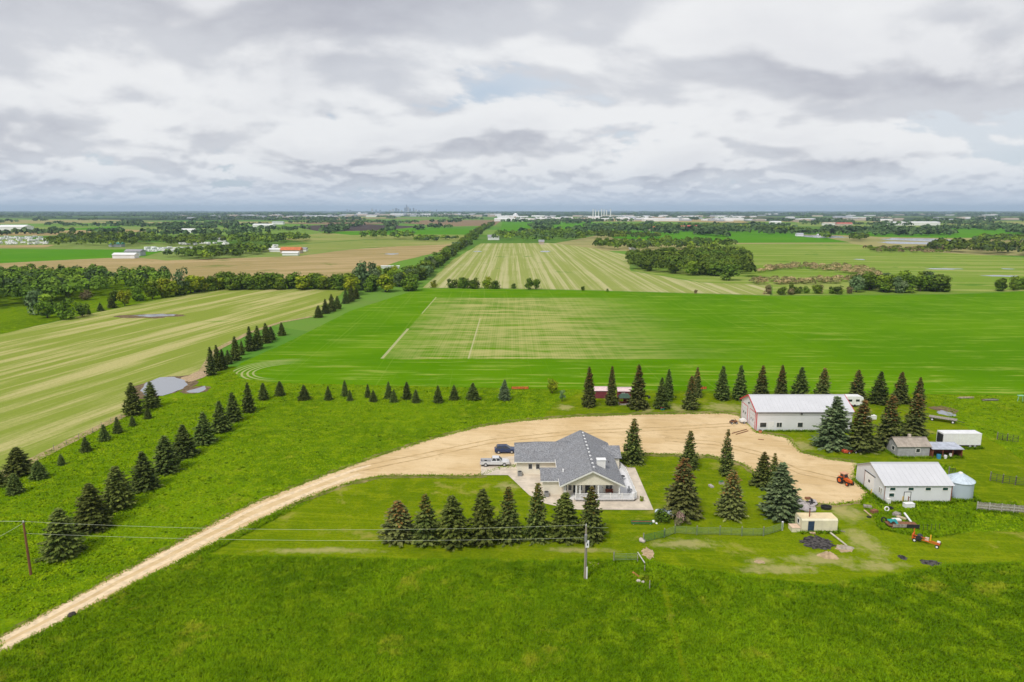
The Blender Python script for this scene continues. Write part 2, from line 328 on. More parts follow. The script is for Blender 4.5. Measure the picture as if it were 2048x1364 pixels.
FAR = [('meadow', [(0, 669), (178, 628), (328, 597), (427, 579), (600, 575), (690, 575), (690, 560), (330, 556), (0, 545), (-300, 545), (-300, 700)], m_pasture),
       ('stubble_field', [(-300, 530), (0, 527), (250, 512), (330, 521), (600, 512), (700, 499), (930, 483), (905, 498), (800, 522), (760, 536), (700, 556), (560, 558), (330, 562), (0, 549), (-300, 552)], m_tan),
       ('green_field', [(-300, 498), (0, 498), (230, 499), (345, 496), (290, 513), (0, 526), (-300, 530)], m_bright),
       ('meadow', [(480, 500), (620, 487), (730, 480), (935, 481), (915, 488), (700, 497), (600, 510)], m_palegreen),
       ('meadow', [(560, 478), (640, 466), (940, 470), (935, 480), (730, 479), (620, 486)], m_palegreen),
       ('green_field', [(640, 464), (760, 462), (830, 455), (945, 458), (940, 469), (700, 470)], m_bright),
       ('ploughed_field', [(585, 453), (700, 447), (845, 453), (760, 461), (640, 463)], m_plough),
       ('brown_field', [(800, 446), (850, 440), (1005, 440), (990, 451), (900, 453)], m_brown),
       ('brown_field', [(560, 447), (700, 443), (810, 446), (700, 450)], m_brown),
       ('striped_field', [(845, 576), (905, 520), (962, 487), (1100, 486), (1190, 497), (1255, 510), (1262, 542), (1400, 565), (1540, 571), (1540, 591), (1200, 581), (1000, 577)], m_mid),
       ('pale_field', [(1390, 489), (1700, 487), (1800, 500), (2048, 516), (2400, 530), (2400, 592), (2048, 582), (1895, 588), (1545, 591), (1545, 571), (1405, 565), (1265, 541), (1300, 520), (1450, 500)], m_right),
       ('green_field', [(1205, 467), (1340, 459), (1510, 460), (1640, 473), (1700, 485), (1400, 486), (1230, 477)], m_bright),
       ('green_field', [(1560, 463), (1700, 455), (2300, 452), (2300, 473), (1900, 476), (1760, 474), (1650, 466)], m_bright),
       ('green_field', [(1005, 441), (1180, 443), (1215, 457), (1100, 470), (1000, 464)], m_bright),
       ('green_field', [(100, 459), (240, 452), (240, 458), (120, 461)], m_bright)]
for i, (nm, poly, m) in enumerate(FAR): sheet(nm, poly, 0.05 + 0.004 * i, m, 25, 1.0, i)

LAWN1 = [(415, 1110), (470, 1080), (560, 1033), (640, 993), (720, 959), (800, 946), (1000, 940), (1230, 912), (1270, 904), (1420, 909), (1480, 923), (1560, 985), (1640, 1012), (1720, 1008), (1745, 1030), (1760, 1058),
         (1850, 1078), (1950, 1062), (2150, 1070), (2150, 1122), (1900, 1131), (1780, 1152), (1650, 1172), (1500, 1153), (1340, 1133), (1290, 1119), (1100, 1124), (900, 1120), (700, 1118), (550, 1114)]
LAWN2 = [(905, 870), (1000, 848), (1085, 838), (1110, 806), (1165, 784), (1480, 788), (1700, 790), (1850, 793), (1905, 840), (1990, 885), (2070, 935), (2070, 1005), (1962, 1002), (1905, 930), (1830, 925), (1700, 925), (1600, 925), (1500, 880), (1440, 842), (1150, 846), (1000, 862)]
_, W_L1 = sheet('lawn', LAWN1, 0.045, m_lawn, 1.5, 0.35, 3)
_, W_L2 = sheet('lawn', LAWN2, 0.045, m_lawn, 1.5, 0.35, 4)
ROAD = [(-160, 1360), (0, 1275), (100, 1222), (300, 1115), (500, 1010), (640, 955), (760, 912), (860, 880), (960, 854), (1040, 843), (1150, 834), (1300, 829), (1400, 828), (1450, 827), (1478, 832), (1496, 848), (1513, 866), (1575, 876), (1600, 905), (1655, 919), (1712, 926),
        (1708, 960), (1735, 985), (1722, 1003), (1660, 1010), (1605, 1004), (1562, 985), (1512, 946), (1482, 926), (1420, 911), (1330, 908), (1240, 906), (1000, 935), (962, 951), (770, 951), (705, 963), (600, 1001), (480, 1062), (300, 1152), (145, 1234), (0, 1309), (-160, 1400)]
sheet('gravel_verge', [(x + (0), y + (6 if i > 21 else -5)) for i, (x, y) in enumerate(ROAD)], 0.07, m_verge, 1.0, 0.45, 5)
_, W_ROAD = sheet('gravel_road', ROAD, 0.09, m_gravel, 1.0, 0.3, 6)
def ribbon(name, pts, wa, z, m, seed):
    r = random.Random(seed); w = [Vector(P(*p)[:2]) for p in pts]; left, right = [], []
    for i in range(len(w)):
        d = (w[min(i + 1, len(w) - 1)] - w[max(i - 1, 0)]).normalized(); n = Vector((-d.y, d.x))
        left.append(w[i] + n * wa / 2); right.append(w[i] - n * wa / 2)
    lp = ragged(left, 1.2, 0.12, seed, False) + [left[-1]]; rp = ragged(right, 1.2, 0.12, seed + 1, False) + [right[-1]]
    q = lp + rp[::-1]
    if sum(q[i][0] * q[(i + 1) % len(q)][1] - q[(i + 1) % len(q)][0] * q[i][1] for i in range(len(q))) < 0: q = q[::-1]
    return tag(mesh_obj(name, [(p[0], p[1], z) for p in q], [list(range(len(q)))], m), kind='structure')
ribbon('wheel_track', [(-150, 1366), (0, 1283), (100, 1231), (300, 1124), (500, 1021), (640, 965), (740, 930)], 1.1, 0.1, m_track, 1)
ribbon('wheel_track', [(-150, 1386), (0, 1299), (100, 1247), (300, 1140), (500, 1037), (640, 978), (720, 949)], 1.1, 0.1, m_track, 2)
m_rut = mat('gravel_rut', (0.46, 0.325, 0.16), 0.9, 0.15, 1.0, spec=0.05)
for i, dy in enumerate((0, 9)):
    ribbon('wheel_rut', [(700, 938 + dy), (860, 905 + dy), (980, 880 + dy * 0.8), (1150, 862 + dy * 0.7), (1330, 855 + dy * 0.7), (1470, 847 + dy * 0.6)], 0.45, 0.104, m_rut, 20 + i)
    ribbon('wheel_rut', [(1330, 876 + dy * 0.7), (1430, 884 + dy * 0.7), (1520, 905 + dy * 0.8), (1600, 940 + dy), (1700, 962 + dy)], 0.45, 0.108, m_rut, 24 + i)
ribbon('tractor_trail', [(1375, 1375), (1358, 1300), (1340, 1220), (1325, 1170)], 1.3, 0.04, m_lawn, 3)
ribbon('field_margin', [(-100, 1000), (0, 953), (79, 914), (164, 871), (249, 830)], 2.6, 0.075, mat('dry_margin', (0.42, 0.31, 0.17), 0.9, 0.25, 0.6, spec=0.1, c2=(0.24, 0.22, 0.08)), 4)
ribbon('field_margin', [(300, 786), (405, 742), (432, 700), (495, 667), (560, 645), (625, 633)], 2.6, 0.075, MATS['dry_margin'], 5)

m_soil = mat('bare_soil', (0.42, 0.31, 0.19), 0.95, 0.2, 1.5, spec=0.05, bump=0.5, bscale=5)
m_black = mat('black_soil', (0.11, 0.10, 0.095), 0.95, 0.3, 2.2, spec=0.05, bump=0.6, bscale=4, c2=(0.022, 0.02, 0.021))
m_drygr = mat('dry_grass', (0.40, 0.34, 0.14), 0.95, 0.25, 0.9, spec=0.05, c2=(0.17, 0.21, 0.03))
def blob(name, px, py, wx, wy, z, m, seed, n=22, jag=0.28):
    c = P(px, py); e = P(px + wx, py); f2 = P(px, py + wy); rx = abs(e[0] - c[0]); ry = abs(f2[1] - c[1]); r = random.Random(seed)
    q = [(c[0] + rx * math.cos(6.2832 * i / n) * (1 + (r.random() - 0.5) * jag * 2), c[1] + ry * math.sin(6.2832 * i / n) * (1 + (r.random() - 0.5) * jag * 2)) for i in range(n)]
    return tag(mesh_obj(name, [(x, y, z) for x, y in q], [list(range(n))], m), kind='structure')
blob('black_soil_patch', 1634, 1086, 30, 14, 0.12, m_black, 1, 40, 0.26)
blob('black_soil_patch', 1860, 1126, 20, 6, 0.06, m_black, 2)
blob('black_soil_patch', 1805, 1115, 8, 5, 0.06, m_black, 3)
for i, (x, y, wx, wy) in enumerate([(1296, 1107, 12, 11), (1187, 1128, 12, 5), (1688, 1098, 16, 8), (1520, 1124, 10, 4)]):
    blob('bare_patch', x, y, wx, wy, 0.058, m_soil if i < 5 else m_drygr, 10 + i)
def lawn_patches(m, spots, c):
    t = m.node_tree; b = t.nodes['Principled BSDF']; src = b.inputs['Base Color'].links[0].from_socket
    sp = nd(t, 'ShaderNodeSeparateXYZ', (wco(t),)); n = noise(t, wco(t), 0.55, 6, 0.72, 0.2); acc = None
    for px, py, wx, wy in spots:
        c0 = P(px, py); rx = abs(P(px + wx, py)[0] - c0[0]); ry = abs(P(px, py + wy)[1] - c0[1])
        dx = M(t, 'DIVIDE', M(t, 'SUBTRACT', sp.outputs[0], c0[0]), rx); dy = M(t, 'DIVIDE', M(t, 'SUBTRACT', sp.outputs[1], c0[1]), ry)
        d = M(t, 'SUBTRACT', 1.0, M(t, 'SQRT', M(t, 'ADD', M(t, 'MULTIPLY', dx, dx), M(t, 'MULTIPLY', dy, dy))))
        acc = d if acc is None else M(t, 'MAXIMUM', acc, d)
    f = smooth(t, M(t, 'ADD', M(t, 'MULTIPLY', M(t, 'MAXIMUM', acc, -1.0), 0.42), n), 0.52, 0.86)
    t.links.new(mix(t, M(t, 'MULTIPLY', f, 0.62), src, c), b.inputs['Base Color'])
lawn_patches(m_lawn, [(1640, 1120, 90, 16), (1730, 1085, 40, 45), (1560, 1138, 100, 14), (1370, 1088, 90, 14), (1750, 1132, 80, 14), (640, 1101, 150, 8), (1160, 1100, 90, 8), (1015, 972, 30, 12), (1690, 1025, 45, 28), (1520, 1122, 40, 10), (1760, 1128, 20, 8), (1930, 1048, 60, 7),
                      (1130, 815, 25, 8), (1290, 815, 20, 14), (1355, 817, 22, 12), (1040, 850, 60, 8), (1600, 892, 40, 14), (1450, 815, 60, 12)], (0.42, 0.36, 0.16))
m_water, t, b = new_mat('pond_water'); b.inputs['Base Color'].default_value = (0.25, 0.265, 0.295, 1); b.inputs['Roughness'].default_value = 0.2; b.inputs['Specular IOR Level'].default_value = 0.9
t.links.new(nd(t, 'ShaderNodeBump', {'Strength': 0.12, 'Distance': 0.05, 'Height': noise(t, wco(t), 1.5, 3, 0.6)}).outputs[0], b.inputs['Normal'])
m_mud = mat('pond_mud', (0.22, 0.16, 0.09), 0.95, 0.3, 0.8, spec=0.05, c2=(0.10, 0.07, 0.04))
blob('pond_bank', 328, 773, 58, 23, 0.082, m_mud, 50, 30, 0.12); blob('pond_bank', 392, 780, 26, 8, 0.086, m_mud, 51, 30, 0.12)
blob('pond_bank', 392, 752, 20, 12, 0.084, m_soil, 58)
sheet('pond', [(280, 782), (292, 766), (320, 755), (348, 754), (370, 761), (376, 770), (366, 778), (345, 786), (325, 792), (292, 792)], 0.1, m_water, 2, 0.3, 7)
sheet('pond', [(372, 783), (395, 777), (410, 772), (413, 778), (398, 786), (378, 786)], 0.104, m_water, 2, 0.3, 8)
blob('pond_bank', 300, 632, 58, 5, 0.082, m_mud, 52); blob('pond', 310, 631, 38, 2.6, 0.1, m_water, 53)
for i, (x, y, wx, wy) in enumerate([(1850, 480, 72, 4), (1820, 486, 55, 3), (1885, 538, 33, 1.3), (2003, 552, 33, 1.5), (2015, 538, 12, 1), (1720, 519, 10, 1), (785, 508, 14, 1.2), (1090, 503, 10, 1.4), (1640, 473, 42, 3), (955, 503, 9, 0.8)]):
    blob('pond', x, y, wx, wy, 0.13, m_water, 60 + i)
blob('pond', 1893, 828, 14, 6, 0.09, m_water, 80); blob('pond_bank', 1890, 820, 22, 8, 0.07, m_mud, 81)

# ------------------------------------------------------------------ grass tufts (uncountable)
rng = np.random.default_rng(5)
def tufts(name, n, y0, y1, h0, h1, m, w, keep, seed, per=5):
    r = np.random.default_rng(seed)
    Yv = y0 + (y1 - y0) * r.random(n) ** 0.9; Xv = (r.random(n) * 2 - 1) * (Yv * 0.80 + 4)
    k = keep(Xv, Yv); Xv, Yv = Xv[k], Yv[k]; n = len(Xv)
    big = 0.5 + 0.5 * np.sin(Xv * 0.31 + 2.1 * np.sin(Yv * 0.17)) * np.sin(Yv * 0.27 + 1.7 * np.sin(Xv * 0.13))
    big = 0.55 + 0.6 * big + 0.3 * r.random(n)
    vs = np.zeros((n, per, 3, 3)); 
    for i in range(per):
        a = r.random(n) * 6.2832; hh = (h0 + (h1 - h0) * r.random(n)) * big; ln = hh * (0.7 + 1.2 * r.random(n)); ww = w * (0.6 + 0.8 * r.random(n))
        ox = r.normal(0, 0.16, n); oy = r.normal(0, 0.16, n); ca, sa = np.cos(a), np.sin(a)
        vs[:, i, 0] = np.stack([Xv + ox - sa * ww, Yv + oy + ca * ww, np.full(n, 0.02)], 1)
        vs[:, i, 1] = np.stack([Xv + ox + sa * ww, Yv + oy - ca * ww, np.full(n, 0.02)], 1)
        vs[:, i, 2] = np.stack([Xv + ox + ca * ln, Yv + oy + sa * ln, hh], 1)
    return fast_mesh(name, vs.reshape(-1, 3), 3, m)
def fast_mesh(name, verts, k, m, colors=None, parent=None):
    me = bpy.data.meshes.new(name); nv = len(verts); nf = nv // k
    me.vertices.add(nv); me.vertices.foreach_set('co', np.asarray(verts, np.float32).ravel())
    me.loops.add(nv); me.loops.foreach_set('vertex_index', np.arange(nv, dtype=np.int32))
    me.polygons.add(nf); me.polygons.foreach_set('loop_start', np.arange(0, nv, k, dtype=np.int32))
    me.polygons.foreach_set('loop_total', np.full(nf, k, np.int32)) if False else None
    me.update(calc_edges=True)
    if colors is not None:
        at = me.color_attributes.new('tint', 'FLOAT_COLOR', 'POINT')
        c4 = np.ones((nv, 4), np.float32); c4[:, :3] = colors; at.data.foreach_set('color', c4.ravel())
    me.materials.append(m); o = bpy.data.objects.new(name, me); COL.objects.link(o)
    if parent: o.parent = parent
    return o
def not_in(*polys):
    def f(x, y):
        k = np.ones(x.shape, bool)
        for p in polys: k &= ~inside(p, x, y)
        return k
    return f
m_blade = grass_mat('tall_grass', (0.105, 0.205, 0.003), (0.17, 0.305, 0.004), (0.235, 0.36, 0.006), (0.33, 0.36, 0.02), 0.57, None, 0.0, 0.045, 0.6)
m_blade2 = grass_mat('meadow_blades', (0.15, 0.265, 0.003), (0.23, 0.365, 0.004), (0.29, 0.40, 0.006), (0.34, 0.38, 0.02), 0.60, None, 0.0, 0.045, 0.3)
W_TRAIL = [P(*p)[:2] for p in [(1318, 1160), (1331, 1160), (1346, 1220), (1364, 1300), (1386, 1372), (1368, 1372), (1350, 1300), (1332, 1220)]]
W_POND = [P(*p)[:2] for p in [(262, 800), (262, 765), (310, 744), (400, 738), (425, 760), (420, 790), (380, 796), (330, 800)]]
keepf = not_in(W_STUB, W_CROP, W_L1, W_L2, W_ROAD, W_POND, W_TRAIL)
m_weed = grass_mat('weed_leaves', (0.075, 0.155, 0.004), (0.10, 0.19, 0.006), (0.13, 0.22, 0.01), (0.12, 0.17, 0.02), 0.62, None, 0.0, 0.2, 0.2)
in_mead = lambda x, y: inside(W_MEAD, x, y) | inside(W_MEAD2, x, y)
keepn = lambda x, y: keepf(x, y) & ~in_mead(x, y)
keepm = lambda x, y: keepf(x, y) & in_mead(x, y)
tag(tufts('tall_grass', 190000, 62, 112, 0.1, 0.42, m_blade, 0.075, keepn, 1), 'lush tall pasture grass across the foreground meadow', 'grass', kind='stuff')
tag(tufts('meadow_weeds', 30000, 100, 165, 0.08, 0.3, m_blade2, 0.12, keepn, 4, 4), 'rough grass and weeds around the barns and junk', 'grass', kind='stuff')
tag(tufts('meadow_grass', 170000, 80, 215, 0.06, 0.24, m_blade2, 0.12, keepm, 2, 3), 'meadow grass around the spruce rows and behind the barns', 'grass', kind='stuff')

def edge_tufts(name, lines, dens, jit, h0, h1, m, w, seed, per=4, closed=True):
    r = np.random.default_rng(seed); pts = []
    for ln in lines:
        k = len(ln)
        for i in range(k if closed else k - 1):
            a = np.array(ln[i][:2]); c = np.array(ln[(i + 1) % k][:2]); L_ = np.linalg.norm(c - a); n = int(L_ * dens)
            if n < 1 or L_ > 200: continue
            f = r.random((n, 1)); d = (c - a) / max(L_, 1e-6); q = a + (c - a) * f + np.array([-d[1], d[0]]) * r.normal(0, jit, (n, 1)); pts.append(q)
    Q = np.concatenate(pts); n = len(Q); vs = np.zeros((n, per, 3, 3))
    for i in range(per):
        a = r.random(n) * 6.2832; hh = h0 + (h1 - h0) * r.random(n); ln = hh * (0.5 + r.random(n)); ww = w * (0.6 + 0.8 * r.random(n)); ox = r.normal(0, 0.12, n); oy = r.normal(0, 0.12, n); ca, sa = np.cos(a), np.sin(a)
        vs[:, i, 0] = np.stack([Q[:, 0] + ox - sa * ww, Q[:, 1] + oy + ca * ww, np.full(n, 0.05)], 1); vs[:, i, 1] = np.stack([Q[:, 0] + ox + sa * ww, Q[:, 1] + oy - ca * ww, np.full(n, 0.05)], 1)
        vs[:, i, 2] = np.stack([Q[:, 0] + ox + ca * ln, Q[:, 1] + oy + sa * ln, 0.09 + hh], 1)
    return fast_mesh(name, vs.reshape(-1, 3), 3, m)
tag(edge_tufts('verge_grass', [[W_ROAD[i] for i in range(len(W_ROAD)) if i not in (0, len(W_ROAD) - 1)]], 14, 0.33, 0.05, 0.22, m_blade2, 0.07, 7), 'ragged grass creeping into the gravel drive edges', 'grass', kind='stuff')
def rect(x0, x1, y0, y1): return [(x0, y0), (x1, y0), (x1, y1), (x0, y1)]
tag(edge_tufts('wall_weeds', [rect(60.5, 81.6, 156.1, 168), rect(67.0, 79.8, 115.6, 126.4), rect(47.3, 53.6, 103.9, 107.1), rect(82.2, 96.3, 138.3, 143.5), rect(95.3, 104.3, 144.0, 147.2), rect(80.3, 85.2, 116.5, 121.4), [P(*p)[:2] for p in [(1953, 1022), (2075, 1032), (2075, 1030), (1953, 1020)]]],
               26, 0.22, 0.12, 0.5, m_blade, 0.07, 8), 'tall weeds growing along building walls and fences', 'weeds', kind='stuff')
tag(tufts('weed_clumps', 1100, 62, 200, 0.12, 0.3, m_weed, 0.2, keepf, 3, 8), 'darker weed clumps dotted through the pasture grass', 'weeds', kind='stuff')

# ------------------------------------------------------------------ trees: prototypes
def leaf_mat(name, rough=0.75, trans=0.0):
    m, t, b = new_mat(name); at = nd(t, 'ShaderNodeAttribute', attribute_name='tint')
    oi = nd(t, 'ShaderNodeObjectInfo')
    hsv = nd(t, 'ShaderNodeHueSaturation', {'Hue': M(t, 'ADD', 0.49, M(t, 'MULTIPLY', oi.outputs['Random'], 0.02)), 'Saturation': 1.0,
             'Value': M(t, 'ADD', 0.75, M(t, 'MULTIPLY', oi.outputs['Random'], 0.55)), 'Color': at.outputs['Color']})
    t.links.new(hsv.outputs[0], b.inputs['Base Color']); b.inputs['Roughness'].default_value = rough; b.inputs['Specular IOR Level'].default_value = 0.06
    return m
m_needle = leaf_mat('needles'); m_leaf = leaf_mat('leaves')
m_bark = mat('bark', (0.09, 0.065, 0.045), 0.9, 0.3, 4, spec=0.1)
def spruce_mesh(seed, base, tip, cone=None, nwh=24, R=0.25, power=0.85, gap=0.08, fluff=1.0, fine=0.74):
    r = np.random.default_rng(seed); V = []; C = []
    base, tip = np.array(base) * 2.3, np.array(tip) * 2.5
    lean = r.normal(0, 0.012, 2); nwh = int(nwh * 1.3)
    for i in range(nwh):
        z = 0.035 + 0.945 * (i / nwh) ** 0.93 + r.normal(0, 0.004)
        Lw = R * (max(1 - z, 0.0) ** power) * (0.86 + 0.28 * r.random()) + 0.012
        if z < 0.1: Lw *= 0.86 + 1.2 * z
        if z > 0.75: Lw *= 1 - (z - 0.75) * 1.5
        nb = int(6 + 6 * (Lw / R) ** 0.6); a0 = r.random() * 6.28
        wc = 0.75 + 0.5 * r.random()
        for j in range(nb):
            if r.random() < gap: continue
            az = a0 + 6.2832 * (j + 0.6 * (r.random() - 0.5)) / nb; Lb = Lw * (0.66 + 0.5 * r.random()) * (1.15 if r.random() < 0.1 else 1)
            ca, sa = math.cos(az), math.sin(az); up = 0.35 * z - 0.22
            nt = max(3, int(3 + 10 * Lb / R * fluff)); zb = z + r.normal(0, 0.006)
            for q in range(nt):
                s = (q + 0.55 + 0.35 * r.random()) / nt; s = 0.12 + 0.88 * s
                rad = s * Lb; pz = zb + up * rad + 0.16 * Lb * s * s
                side = (-1) ** q if s < 0.93 else 0
                ta = az + side * (0.95 - 0.35 * s) + r.normal(0, 0.2)
                lt = (0.05 + 0.24 * Lb * (1.15 - s)) * fine * (0.75 + 0.6 * r.random()); wt_ = lt * (0.30 + 0.14 * r.random())
                d = np.array([math.cos(ta), math.sin(ta), up * 0.8 - 0.12 + r.normal(0, 0.14)]); d /= np.linalg.norm(d)
                sd_ = np.array([-math.sin(ta), math.cos(ta), r.normal(0, 0.3)])
                p0 = np.array([ca * rad + lean[0] * z, sa * rad + lean[1] * z, pz])
                V += [p0 - d * lt * 0.25, p0 + d * lt * 0.25 + sd_ * wt_, p0 + d * lt * 0.85 + np.array([0, 0, -0.1 * lt]), p0 + d * lt * 0.25 - sd_ * wt_]
                f = min(max(r.normal(0.4, 0.28), 0), 1) * wc
                c = base + (tip - base) * min(f, 1)
                if cone is not None and r.random() < 0.75 * max(0, (z - 0.45) / 0.55): c = np.array(cone) * (0.7 + 0.6 * r.random())
                C += [c] * 4
            # hanging sprays under the bough
            for q in range(max(1, nt // 2)):
                s = 0.25 + 0.7 * r.random(); rad = s * Lb; lt = 0.02 + 0.16 * Lb * r.random()
                p0 = np.array([ca * rad, sa * rad, zb + up * rad + 0.16 * Lb * s * s]); ta = az + r.normal(0, 0.8)
                sd_ = np.array([math.cos(ta), math.sin(ta), 0]) * lt * 0.55
                V += [p0 - sd_, p0 + sd_, p0 + sd_ * 0.4 + np.array([0, 0, -lt]), p0 - sd_ * 0.4 + np.array([0, 0, -lt])]
                C += [base * (0.8 + 0.3 * r.random())] * 4
    return np.array(V), np.array(C)
_protos = {}
def proto_mesh(key, V, C, m):
    o = fast_mesh(key, V, 4, m, C); me = o.data; COL.objects.unlink(o); bpy.data.objects.remove(o); return me
def trunk_mesh(h0, r0, r1, lean=0.0, limbs=0, seed=0):
    b_ = MB(); b_.tube((0, 0, -0.01), (lean, 0, h0), r0, r1, 8); r = random.Random(seed)
    for i in range(limbs):
        a = r.random() * 6.28; z = h0 * (0.45 + 0.5 * r.random()); l = 0.12 + 0.14 * r.random()
        b_.tube((0, 0, z), (math.cos(a) * l, math.sin(a) * l, z + l * 0.9), r1 * 0.8, r1 * 0.3, 5, False)
    me = bpy.data.meshes.new('trunk'); me.from_pydata([tuple(v) for v in b_.v], [], b_.f); me.materials.append(m_bark); return me
DK, DKT = (0.020, 0.034, 0.007), (0.070, 0.088, 0.020)
SPR = {}
for i in range(3):
    SPR['dark', i] = proto_mesh('crown', *spruce_mesh(10 + i, DK, DKT, None, 24 + i), m_needle)
    SPR['cone', i] = proto_mesh('crown', *spruce_mesh(20 + i, (0.026, 0.036, 0.008), (0.085, 0.092, 0.026), (0.19, 0.105, 0.03), 26), m_needle)
    SPR['blue', i] = proto_mesh('crown', *spruce_mesh(30 + i, (0.028, 0.044, 0.018), (0.092, 0.118, 0.052), None, 26, power=0.82), m_needle)
    SPR['open', i] = proto_mesh('crown', *spruce_mesh(40 + i, (0.022, 0.036, 0.008), (0.09, 0.105, 0.024), (0.14, 0.11, 0.02), 19, gap=0.1, fluff=0.85), m_needle)
    SPR['bushy', i] = proto_mesh('crown', *spruce_mesh(50 + i, (0.022, 0.034, 0.006), (0.085, 0.10, 0.020), None, 22, power=0.74, fluff=1.15), m_needle)
    SPR['brown', i] = proto_mesh('crown', *spruce_mesh(60 + i, (0.034, 0.042, 0.012), (0.10, 0.105, 0.03), (0.22, 0.12, 0.035), 25, power=0.76), m_needle)
TRK = trunk_mesh(0.93, 0.017, 0.003)
def spruce(px, by, ty, w, kind, label, group=None, v=None, seed=[0]):
    seed[0] += 1; r = random.Random(seed[0]); c = P(px, by); top = atY(px, ty, c[1])[2]; h = max(top, 0.8)
    wd = w / F * math.hypot(c[1], CAMH); sxy = (wd / 2) / 0.25 * 1.14
    e = empty('spruce_tree', (c[0], c[1], 0.03), r.random() * 6.28, label, 'tree', group); e.scale = (sxy, sxy, h)
    tr = bpy.data.objects.new('trunk', TRK); cr = bpy.data.objects.new('crown', SPR[kind, r.randrange(3) if v is None else v])
    for o in (tr, cr): COL.objects.link(o); o.parent = e
    return e

DIAG = [(126, 1109, 1015, 67), (188, 1056, 965, 64), (239, 1014, 930, 60), (290, 976, 901, 50), (334, 942, 868, 52), (370, 912, 848, 45), (409, 886, 822, 40), (443, 863, 800, 37), (468, 842, 783, 34), (498, 824, 763, 27)]
for i, (x, by, ty, w) in enumerate(DIAG):
    spruce(x, by, ty, w, 'bushy' if i < 3 else 'dark', ORD[i] + ' dark spruce of the diagonal pasture row, counted from the wooden utility pole', 'spruces in the diagonal pasture row')
EDGE = [(38, 948, 893, 50), (32, 986, 945, 30), (79, 957, 920, 30), (123, 930, 908, 15), (173, 903, 873, 20), (210, 881, 848, 22), (236, 866, 833, 19), (266, 852, 831, 13), (296, 837, 816, 15)]
ED_L = ['broad dark spruce beside the stubble field edge, beyond the utility pole', 'short bluish spruce in front of the broad spruce by the stubble field', 'small rounded spruce just beyond the broad spruce at the stubble edge']
for i, (x, by, ty, w) in enumerate(EDGE):
    lab = ED_L[i] if i < 3 else ORD[i - 3] + ' young spruce along the dry field margin, counted towards the pond'
    spruce(x, by, ty, w, 'bushy' if i == 0 else 'dark', lab, 'young spruces along the field margin')
spruce(-4, 972, 938, 34, 'bushy', 'dark spruce cut off by the picture edge beside the stubble field')
spruce(268, 829, 763, 36, 'bushy', 'taller of the two full spruces at the pond shore'); spruce(304, 814, 762, 32, 'bushy', 'shorter spruce of the pair at the pond shore, beside the water')
ROWC = [(527, 799, 765, 22), (560, 791, 761, 20), (608, 799, 769, 23), (657, 800, 771, 15), (690, 792, 759, 14), (700, 801, 779, 12), (736, 795, 767, 13), (747, 803, 780, 17), (778, 797, 762, 17), (788, 804, 778, 15), (814, 798, 762, 19), (832, 805, 778, 17), (876, 805, 770, 19), (908, 799, 769, 19), (946, 799, 765, 25), (1009, 800, 758, 22)]
for i, (x, by, ty, w) in enumerate(ROWC):
    spruce(x, by, ty, w, 'blue' if i == 15 else 'dark', ORD[i] + ' small spruce in the row along the crop field edge, counted from the pond', 'small spruces along the crop field edge')
YARD = [(1178, 813, 731, 29, 'cone'), (1222, 810, 729, 23, 'cone'), (1276, 817, 726, 35, 'cone'), (1322, 817, 753, 28, 'dark'), (1336, 800, 736, 23, 'dark'), (1380, 818, 749, 30, 'cone'), (1393, 794, 732, 22, 'cone'), (1443, 799, 730, 32, 'dark'), (1479, 799, 728, 31, 'dark'),
        (1521, 800, 729, 31, 'cone'), (1561, 800, 728, 28, 'cone'), (1599, 800, 732, 38, 'dark'), (1644, 800, 733, 33, 'cone'), (1713, 803, 738, 34, 'cone'), (1757, 807, 741, 36, 'dark'), (1799, 806, 742, 32, 'cone'), (1836, 812, 753, 27, 'cone')]
for i, (x, by, ty, w, k) in enumerate(YARD):
    spruce(x, by, ty, w, k, ORD[i] + ' tall spruce in the long row behind the yard, counted from the maroon shed', 'tall spruces behind the yard')
SOLO = [(1665, 894, 790, 68, 'blue', 'large grey-green spruce standing against the long white shop wall'), (1720, 901, 796, 57, 'cone', 'large spruce with rusty tip between shop corner and red implement'),
        (1774, 895, 787, 52, 'cone', 'large dark spruce just behind the small grey shed'), (1827, 875, 784, 48, 'cone', 'slim large spruce beside the grey shed roof and trailer'),
        (1265, 926, 834, 45, 'open', 'single open-branched spruce beside the white house deck'), (1378, 936, 859, 36, 'open', 'narrow spruce at the gravel edge behind the big brown-tipped spruce'),
        (1452, 951, 855, 30, 'open', 'very slender tall spruce at the lawn edge by the gravel'), (1363, 1030, 913, 64, 'brown', 'big spruce with brown cone-laden top beside the propane tank'),
        (1460, 1032, 938, 50, 'brown', 'mid-sized spruce with rusty top standing alone on the lawn'), (1524, 970, 901, 40, 'open', 'smaller green spruce behind the silvery blue spruce'),
        (1546, 976, 903, 27, 'open', 'thin spruce top rising beside the silvery blue spruce'), (1559, 1034, 922, 70, 'blue', 'broad silvery blue spruce near the cream cabin')]
for x, by, ty, w, k, lab in SOLO: spruce(x, by, ty, w, k, lab)
FRONT = [(799, 1078, 1000, 62, 'brown'), (853, 1085, 985, 54, 'open'), (907, 1087, 988, 64, 'bushy'), (966, 1084, 975, 60, 'bushy'), (1017, 1081, 969, 52, 'open'), (1074, 1079, 962, 50, 'open'), (1130, 1078, 984, 60, 'bushy'), (1180, 1078, 969, 52, 'open')]
for i, (x, by, ty, w, k) in enumerate(FRONT):
    spruce(x, by, ty, w, k, ORD[i] + ' spruce in the dense row before the house, counted from the road', 'spruces in the dense row before the house')
